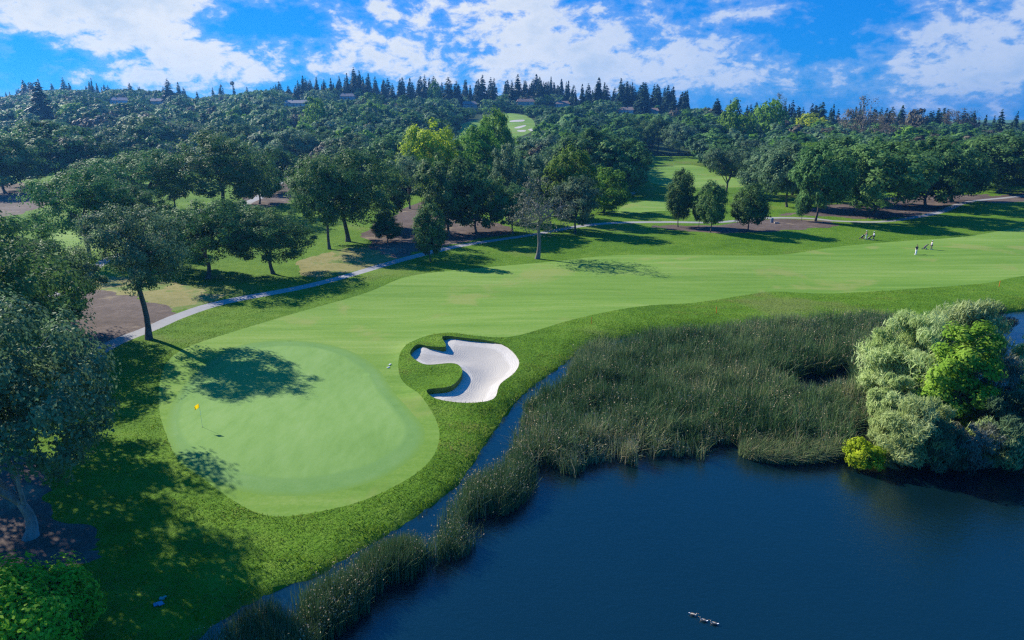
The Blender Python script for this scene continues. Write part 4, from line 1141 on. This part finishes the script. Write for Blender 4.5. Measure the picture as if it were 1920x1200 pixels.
def golfer(px, py, rz, label, shirt, trousers, cap, pose, gr='golfers walking on the fairway'):
    """faces +X. pose: hands (left, right) as points, stride"""
    x, y = at(px, py); t = thing('person', (x, y, gz(x, y)), label, 'person', gr, rz)
    st, hl, hr = pose
    J = dict(pel=(0, 0, .93), wst=(.01, 0, 1.08), chs=(.03, 0, 1.28), nck=(.04, 0, 1.46), hd0=(.05, 0, 1.53), hd1=(.06, 0, 1.64), hd2=(.055, 0, 1.73),
             nose=(.165, 0, 1.615),
             hpL=(0, .10, .90), knL=(st * .55, .10, .50), anL=(st, .10, .09), toL=(st + .17, .11, .035),
             hpR=(0, -.10, .90), knR=(-st * .15 + .06, -.10, .50), anR=(-st, -.10, .11), toR=(-st + .17, -.11, .035))
    for s, h, sg in (('L', hl, 1), ('R', hr, -1)):
        sh = np.array((.03, .19 * sg, 1.40)); h = np.array(h); el = (sh + h) / 2 + np.array((-.07, .05 * sg, -.05))
        J['sh' + s] = tuple(sh); J['el' + s] = tuple(el); J['wr' + s] = tuple(h)
        d = unit((h - el)[None])[0]; up = np.array((0, 0, 1.)); sd = unit(np.cross(d, up)[None])[0]
        J['pm' + s] = tuple(h + d * .07)
        for f, (o_, ln) in enumerate(((-.032, .075), (-.011, .085), (.011, .08), (.032, .062))):
            b = h + d * .10 + sd * o_; J[f'f{f}{s}'] = tuple(b); J[f'g{f}{s}'] = tuple(b + d * ln * .55 - up * .02); J[f'k{f}{s}'] = tuple(b + d * ln * .75 - up * .05)
        J['t0' + s] = tuple(h + d * .04 + sd * .045 * -sg); J['t1' + s] = tuple(h + d * .085 + sd * .062 * -sg - up * .015)
    Rr = dict(pel=(.15, .12), wst=(.135, .105), chs=(.16, .12), nck=.06, hd0=.065, hd1=(.085, .10), hd2=(.075, .088), nose=.018, hp=.085, kn=.06, an=.042, to=.038, sh=.065, el=.044, wr=.03, pm=(.04, .022), f=.0095, g=.0085, k=.0075, t0=.012, t1=.010)
    E_ = [('pel', 'wst'), ('wst', 'chs'), ('chs', 'nck'), ('nck', 'hd0'), ('hd0', 'hd1'), ('hd1', 'hd2'), ('hd1', 'nose')]
    for s in 'LR':
        E_ += [('pel', 'hp' + s), ('hp' + s, 'kn' + s), ('kn' + s, 'an' + s), ('an' + s, 'to' + s), ('chs', 'sh' + s), ('sh' + s, 'el' + s), ('el' + s, 'wr' + s), ('wr' + s, 'pm' + s), ('wr' + s, 't0' + s), ('t0' + s, 't1' + s)]
        for f in range(4): E_ += [('pm' + s, f'f{f}{s}'), (f'f{f}{s}', f'g{f}{s}'), (f'g{f}{s}', f'k{f}{s}')]
    nm = list(J)
    def rad(k):
        if k in Rr: return Rr[k]
        for q in (k[:2], k[0]):
            if q in Rr: return Rr[q]
        return .03
    def sub(keys, grow, name, mat, edges, root, ov={}):
        ix = {k: i for i, k in enumerate(keys)}
        rr = [ov.get(k, tuple(v + grow for v in rad(k)) if isinstance(rad(k), tuple) else rad(k) + grow) for k in keys]
        return skin_mesh(name, [J[k] for k in keys], [(ix[a], ix[b]) for a, b in edges], rr, mat, t, ix[root])
    sub(nm, 0, 'body', m_skin, E_, 'pel')
    J['hmL'] = tuple(np.array(J['elL']) * .8 + np.array(J['shL']) * .2); J['hmR'] = tuple(np.array(J['elR']) * .8 + np.array(J['shR']) * .2); Rr['hm'] = .05
    sub(['pel', 'wst', 'chs', 'nck', 'shL', 'hmL', 'shR', 'hmR'], .02, 'shirt', shirt, [('pel', 'wst'), ('wst', 'chs'), ('chs', 'nck'), ('chs', 'shL'), ('shL', 'hmL'), ('chs', 'shR'), ('shR', 'hmR')], 'wst', {'nck': .072})
    sub(['pel', 'hpL', 'knL', 'anL', 'hpR', 'knR', 'anR'], .022, 'trousers', trousers, [('pel', 'hpL'), ('hpL', 'knL'), ('knL', 'anL'), ('pel', 'hpR'), ('hpR', 'knR'), ('knR', 'anR')], 'pel')
    for s in 'LR':
        a = Vector(J['an' + s]); b = Vector(J['to' + s]); c = (a + b) / 2
        MB().ball((c.x + .02, c.y, .05), (.145, .052, .05)).build('shoe', m_wcloth, t, True)
    hx, _, hz = J['hd2']
    MB().ball((hx - .01, 0, hz - .005), (.112, .096, .095)).build('hair', m_hair, t, True)
    MB().ball((hx, 0, hz + .045), (.115, .10, .075)).rod((hx + .02, 0, hz + .03), (hx + .02, 0, hz + .042), .10).box((hx + .13, 0, hz + .035), (.13, .15, .014), (0, .1, 0), .006).build('cap', cap, t, True)
    f = MB()
    for s in (1, -1): f.ball((.148, .034 * s, 1.645), (.012, .015, .009))
    f.build('eyes', m_blk, t, True)
    MB().ball((.145, 0, 1.565), (.012, .028, .007)).build('mouth', plain('lips', (.35, .12, .1), .5), t, True)
    for s in (1, -1): MB().ball((.05, .098 * s, 1.63), (.024, .012, .033)).build('ear', m_skin, t, True)
    return t, (x, y)


def golf_bag(loc, rz, label, bagm, pitch, trim=m_white):
    t = thing('golf_bag', loc, label, 'golf bag', 'golf bags on the fairway', rz)
    t.rotation_euler = (0, pitch, rz)
    MB().rod((0, 0, 0), (0, 0, .82), .125, .15, 14).rod((0, 0, .80), (0, 0, .86), .16, .16, 14).build('bag_body', bagm, t)
    MB().box((.13, 0, .28), (.10, .17, .36), bevel=.03).build('pocket', bagm, t); MB().box((-.01, .15, .42), (.16, .06, .44), bevel=.02).build('pocket', trim, t)
    b = MB(); h = MB()
    for k, (a, r, L) in enumerate([(0, .07, .28), (1.2, .08, .22), (2.4, .06, .25), (3.6, .09, .2), (4.9, .08, .26)]):
        p = (math.cos(a) * r, math.sin(a) * r); q = (p[0] * 1.2, p[1] * 1.2, .86 + L); b.rod((*p, .7), q, .007, n=5); h.ball((q[0] + .02, q[1], q[2] + .02), (.055, .04, .05), u=8, v=6)
    b.build('club_shafts', m_metal, t); h.build('club_heads', m_blk, t, True)
    return t


def trolley(px, py, rz, label, bagm, baglabel, wheel=m_blk, trim=m_white):
    """push cart: two wheels at the back, one in front, handle towards +X"""
    x, y = at(px, py); z = gz(x, y); t = thing('golf_trolley', (x, y, z), label, 'golf trolley', 'golf trolleys on the fairway', rz)
    MB().rod((-.30, 0, .22), (.52, 0, .98), .022).rod((-.30, 0, .22), (-.62, 0, .16), .02).rod((-.08, 0, .42), (.05, .30, .16), .016).rod((-.08, 0, .42), (.05, -.30, .16), .016).rod((.05, -.31, .16), (.05, .31, .16), .014).build('frame', m_metal, t)
    MB().rod((.50, -.17, .97), (.50, .17, .97), .02).rod((.50, -.17, .97), (.58, -.17, 1.02), .018).rod((.50, .17, .97), (.58, .17, 1.02), .018).build('handle', m_blk, t)
    for wx, wy, r in ((.05, .33, .16), (.05, -.33, .16), (-.62, 0, .13)):
        w = MB().rod((wx, wy - .025, r), (wx, wy + .025, r), r, n=18).build('wheel', wheel, t); MB().rod((wx, wy - .03, r), (wx, wy + .03, r), r * .55, n=12).build('hub', m_wcloth, w)
    c, s = math.cos(rz), math.sin(rz); golf_bag((x - .33 * c, y - .33 * s, z + .26), rz, baglabel, bagm, R(47), trim)


P1 = (.22, (.38, .12, 1.05), (.36, -.12, 1.05))
golfer(1624, 447, R(180), 'golfer in dark top and white trousers behind the leftmost trolley', m_navy, m_wcloth, m_wcloth, P1)
trolley(1617, 447, 0, 'leftmost push trolley with red wheels', m_navy, 'black bag on the leftmost trolley with red wheels', m_red)
golfer(1638, 449, R(180), 'golfer in pale blue shirt and dark shorts behind the second trolley', plain('pale_blue_shirt', (.52, .62, .78), .8), m_navy, m_wcloth, P1)
trolley(1630.5, 449, 0, 'second push trolley from the left, with black wheels', m_blk, 'black bag on the second trolley from the left')
golfer(1717, 477, R(-100), 'golfer in black top standing by an upright white bag', m_navy, m_wcloth, m_hair, (.04, (.25, .10, .98), (.20, -.14, .95)))
x, y = at(1715.5, 478.5); golf_bag((x, y - .1, gz(x, y)), .3, 'upright white golf bag before the golfer in black top', m_wcloth, R(8), m_navy)
golfer(1745, 470, R(5), 'golfer in white shirt and dark trousers pulling a trolley behind', m_wcloth, m_grey, m_wcloth, (.30, (.30, .2, .95), (-.50, -.14, 1.02)))
trolley(1734, 469, R(5), 'trolley pulled along by the golfer in white shirt', m_grey, 'grey and maroon bag on the pulled trolley', m_blk, plain('maroon_cloth', (.2, .05, .07), .8))


def duck(px, py, rz, label):
    x, y = flat(px, py, WZ); t = thing('duck', (x, y, WZ), label, 'duck', 'ducks swimming on the pond', rz); t.scale = (.72, .72, .75)
    mb = plain('duck_feathers', (.40, .36, .30), .8, var=.35, scale=14); md = plain('duck_dark', (.09, .08, .07), .7)
    skin_mesh('body', [(-.30, 0, .11), (-.16, 0, .06), (0, 0, .05), (.14, 0, .06), (.20, 0, .14), (.21, 0, .22), (.25, 0, .27)], [(i, i + 1) for i in range(6)], [(.02, .03), (.07, .09), (.10, .12), (.08, .09), .045, .036, .045], mb, t, 2, 2)
    MB().ball((.345, 0, .262), (.05, .022, .012)).build('bill', plain('duck_bill', (.4, .25, .06), .5), t, True)
    for s in (1, -1): MB().ball((-.05, .095 * s, .10), (.18, .03, .06), (0, .1, -.1 * s)).build('wing', md, t, True)
    MB().ball((-.30, 0, .12), (.09, .05, .02), (0, .35, 0)).build('tail', m_wcloth, t, True)


duck(1300.5, 1154, R(-25), 'leftmost duck swimming towards the others on the dark pond')
duck(1318, 1164, R(155), 'middle duck of the three on the dark pond')
duck(1338, 1170, R(160), 'rightmost duck of the three on the dark pond')


# ------------------------------------------------------------------ houses among the trees of the slope
def house(i, px, py, wid, wallc, roofc, label, rz):
    x, y = on_slope(px, py); z = float(hill(x, y)); t = thing('hillside_house', (x, y, z - .5), label, 'house', None, rz)
    mw, mr, mg = plain(f'wall_{i}', wallc, .8), plain(f'roof_{i}', roofc, .85), plain('window_glass', (.03, .04, .05), .1, .6)
    d, h = 9, 5.5
    MB().box((0, 0, h / 2), (wid, d, h)).box((wid * .35, -d * .5 - 1.5, h * .35), (wid * .3, 3, h * .7)).build('wall', mw, t)
    b = MB(); ov = .6; zr = h + 2.6
    b.poly([(-wid / 2 - ov, -d / 2 - ov, h - .2), (wid / 2 + ov, -d / 2 - ov, h - .2), (wid / 2 - 1.5, 0, zr), (-wid / 2 + 1.5, 0, zr)]).poly([(wid / 2 + ov, d / 2 + ov, h - .2), (-wid / 2 - ov, d / 2 + ov, h - .2), (-wid / 2 + 1.5, 0, zr), (wid / 2 - 1.5, 0, zr)])
    b.poly([(wid / 2 + ov, -d / 2 - ov, h - .2), (wid / 2 + ov, d / 2 + ov, h - .2), (wid / 2 - 1.5, 0, zr)]).poly([(-wid / 2 - ov, d / 2 + ov, h - .2), (-wid / 2 - ov, -d / 2 - ov, h - .2), (-wid / 2 + 1.5, 0, zr)])
    rf = b.build('roof', mr, t); so = rf.modifiers.new('thickness', 'SOLIDIFY'); so.thickness = .2
    MB().box((-wid * .25, .5, zr - .2), (.9, .9, 1.8), bevel=.05).build('chimney', mw, rf)
    for k in range(4):
        if k == 3: continue
        wx = -wid / 2 + wid * (k + .5) / 4; w = MB().box((wx, -d / 2 - .03, h * .55), (1.7, .1, 1.8)).build('window', m_white, t); MB().box((wx, -d / 2 - .07, h * .55), (1.5, .06, 1.6)).build('pane', mg, w)
    MB().box((-wid / 2 + wid * .25, -d / 2 - .04, 1.1), (1.1, .1, 2.2)).build('door', plain('door_paint', (.1, .06, .04), .6), t)


cr_, gr_ = (.55, .48, .38), (.35, .33, .30)
house(0, 985, 184, 17, (.62, .52, .42), (.24, .17, .14), 'cream house with brown hipped roof under the ridge conifers', .1)
house(1, 1175, 187, 15, (.60, .56, .50), (.20, .16, .14), 'pale house right of the ridge centre, half hidden by conifers', -.3)
house(2, 1222, 184, 13, (.50, .40, .34), (.26, .18, .15), 'tan house at the right end of the ridge conifers', -.2)
house(3, 226, 178, 16, (.55, .55, .58), (.22, .20, .22), 'bluish house peeping from the left skyline slope', .3)
house(4, 300, 181, 18, (.48, .44, .42), (.25, .20, .18), 'long low house right of the bluish house on the left slope', .1)
house(5, 560, 203, 26, (.62, .60, .56), (.30, .28, .27), 'long pale walled house beside the light green round tree', 0)
house(6, 880, 178, 14, (.40, .36, .36), (.22, .20, .20), 'grey house tucked below the dense ridge row', .2)
house(7, 1055, 172, 14, (.50, .42, .36), (.24, .17, .14), 'brown house between conifers above the far fairway', -.1)
house(8, 652, 163, 14, (.36, .36, .38), (.18, .17, .18), 'dark house on the ridge below the tallest conifer', .1)


def palm():
    Y = 820.; x = (442 - 960) / 1336 * Y; z = float(hill(x, Y)); H = height_for(x, Y, z, 153)
    t = thing('palm_tree', (x, Y, z), 'lone fan palm sticking up from the left skyline', 'palm'); V, Fc = tube([(0, 0, -.5), (.2, 0, H * .5), (0, 0, H - 2)], [.35, .28, .25], 6)
    mesh_obj('trunk', V, Fc, m_bark, t, True); rng = np.random.default_rng(3); d = unit(rng.normal(size=(90, 3))); P = d * 1.9 + np.array([0, 0, H - 1.9])
    LV, LF = leaf_quads(P, unit(rng.normal(size=(90, 3))), np.full(90, 1.2), rng, .25, d); mesh_obj('crown', LV, LF, L_con, t, attr=rng.random(90))


palm()


# ------------------------------------------------------------------ the air
def haze():
    m = bpy.data.materials.new('haze_air'); m.use_nodes = True; g = NT(m.node_tree); out = g.n('ShaderNodeOutputMaterial')
    v = g.n('ShaderNodeVolumePrincipled'); v.inputs['Color'].default_value = (0.12, 0.42, 1.0, 1); v.inputs['Density'].default_value = 0.00015; v.inputs['Anisotropy'].default_value = 0.35
    g.l(v.outputs[0], out.inputs['Volume'])
    o = MB().box((0, 1700, 48), (7000, 4200, 105)).build('haze', m); o['kind'] = 'stuff'; o['label'] = 'thin blue haze hanging over the course and the far slope'; o['category'] = 'haze'


haze()
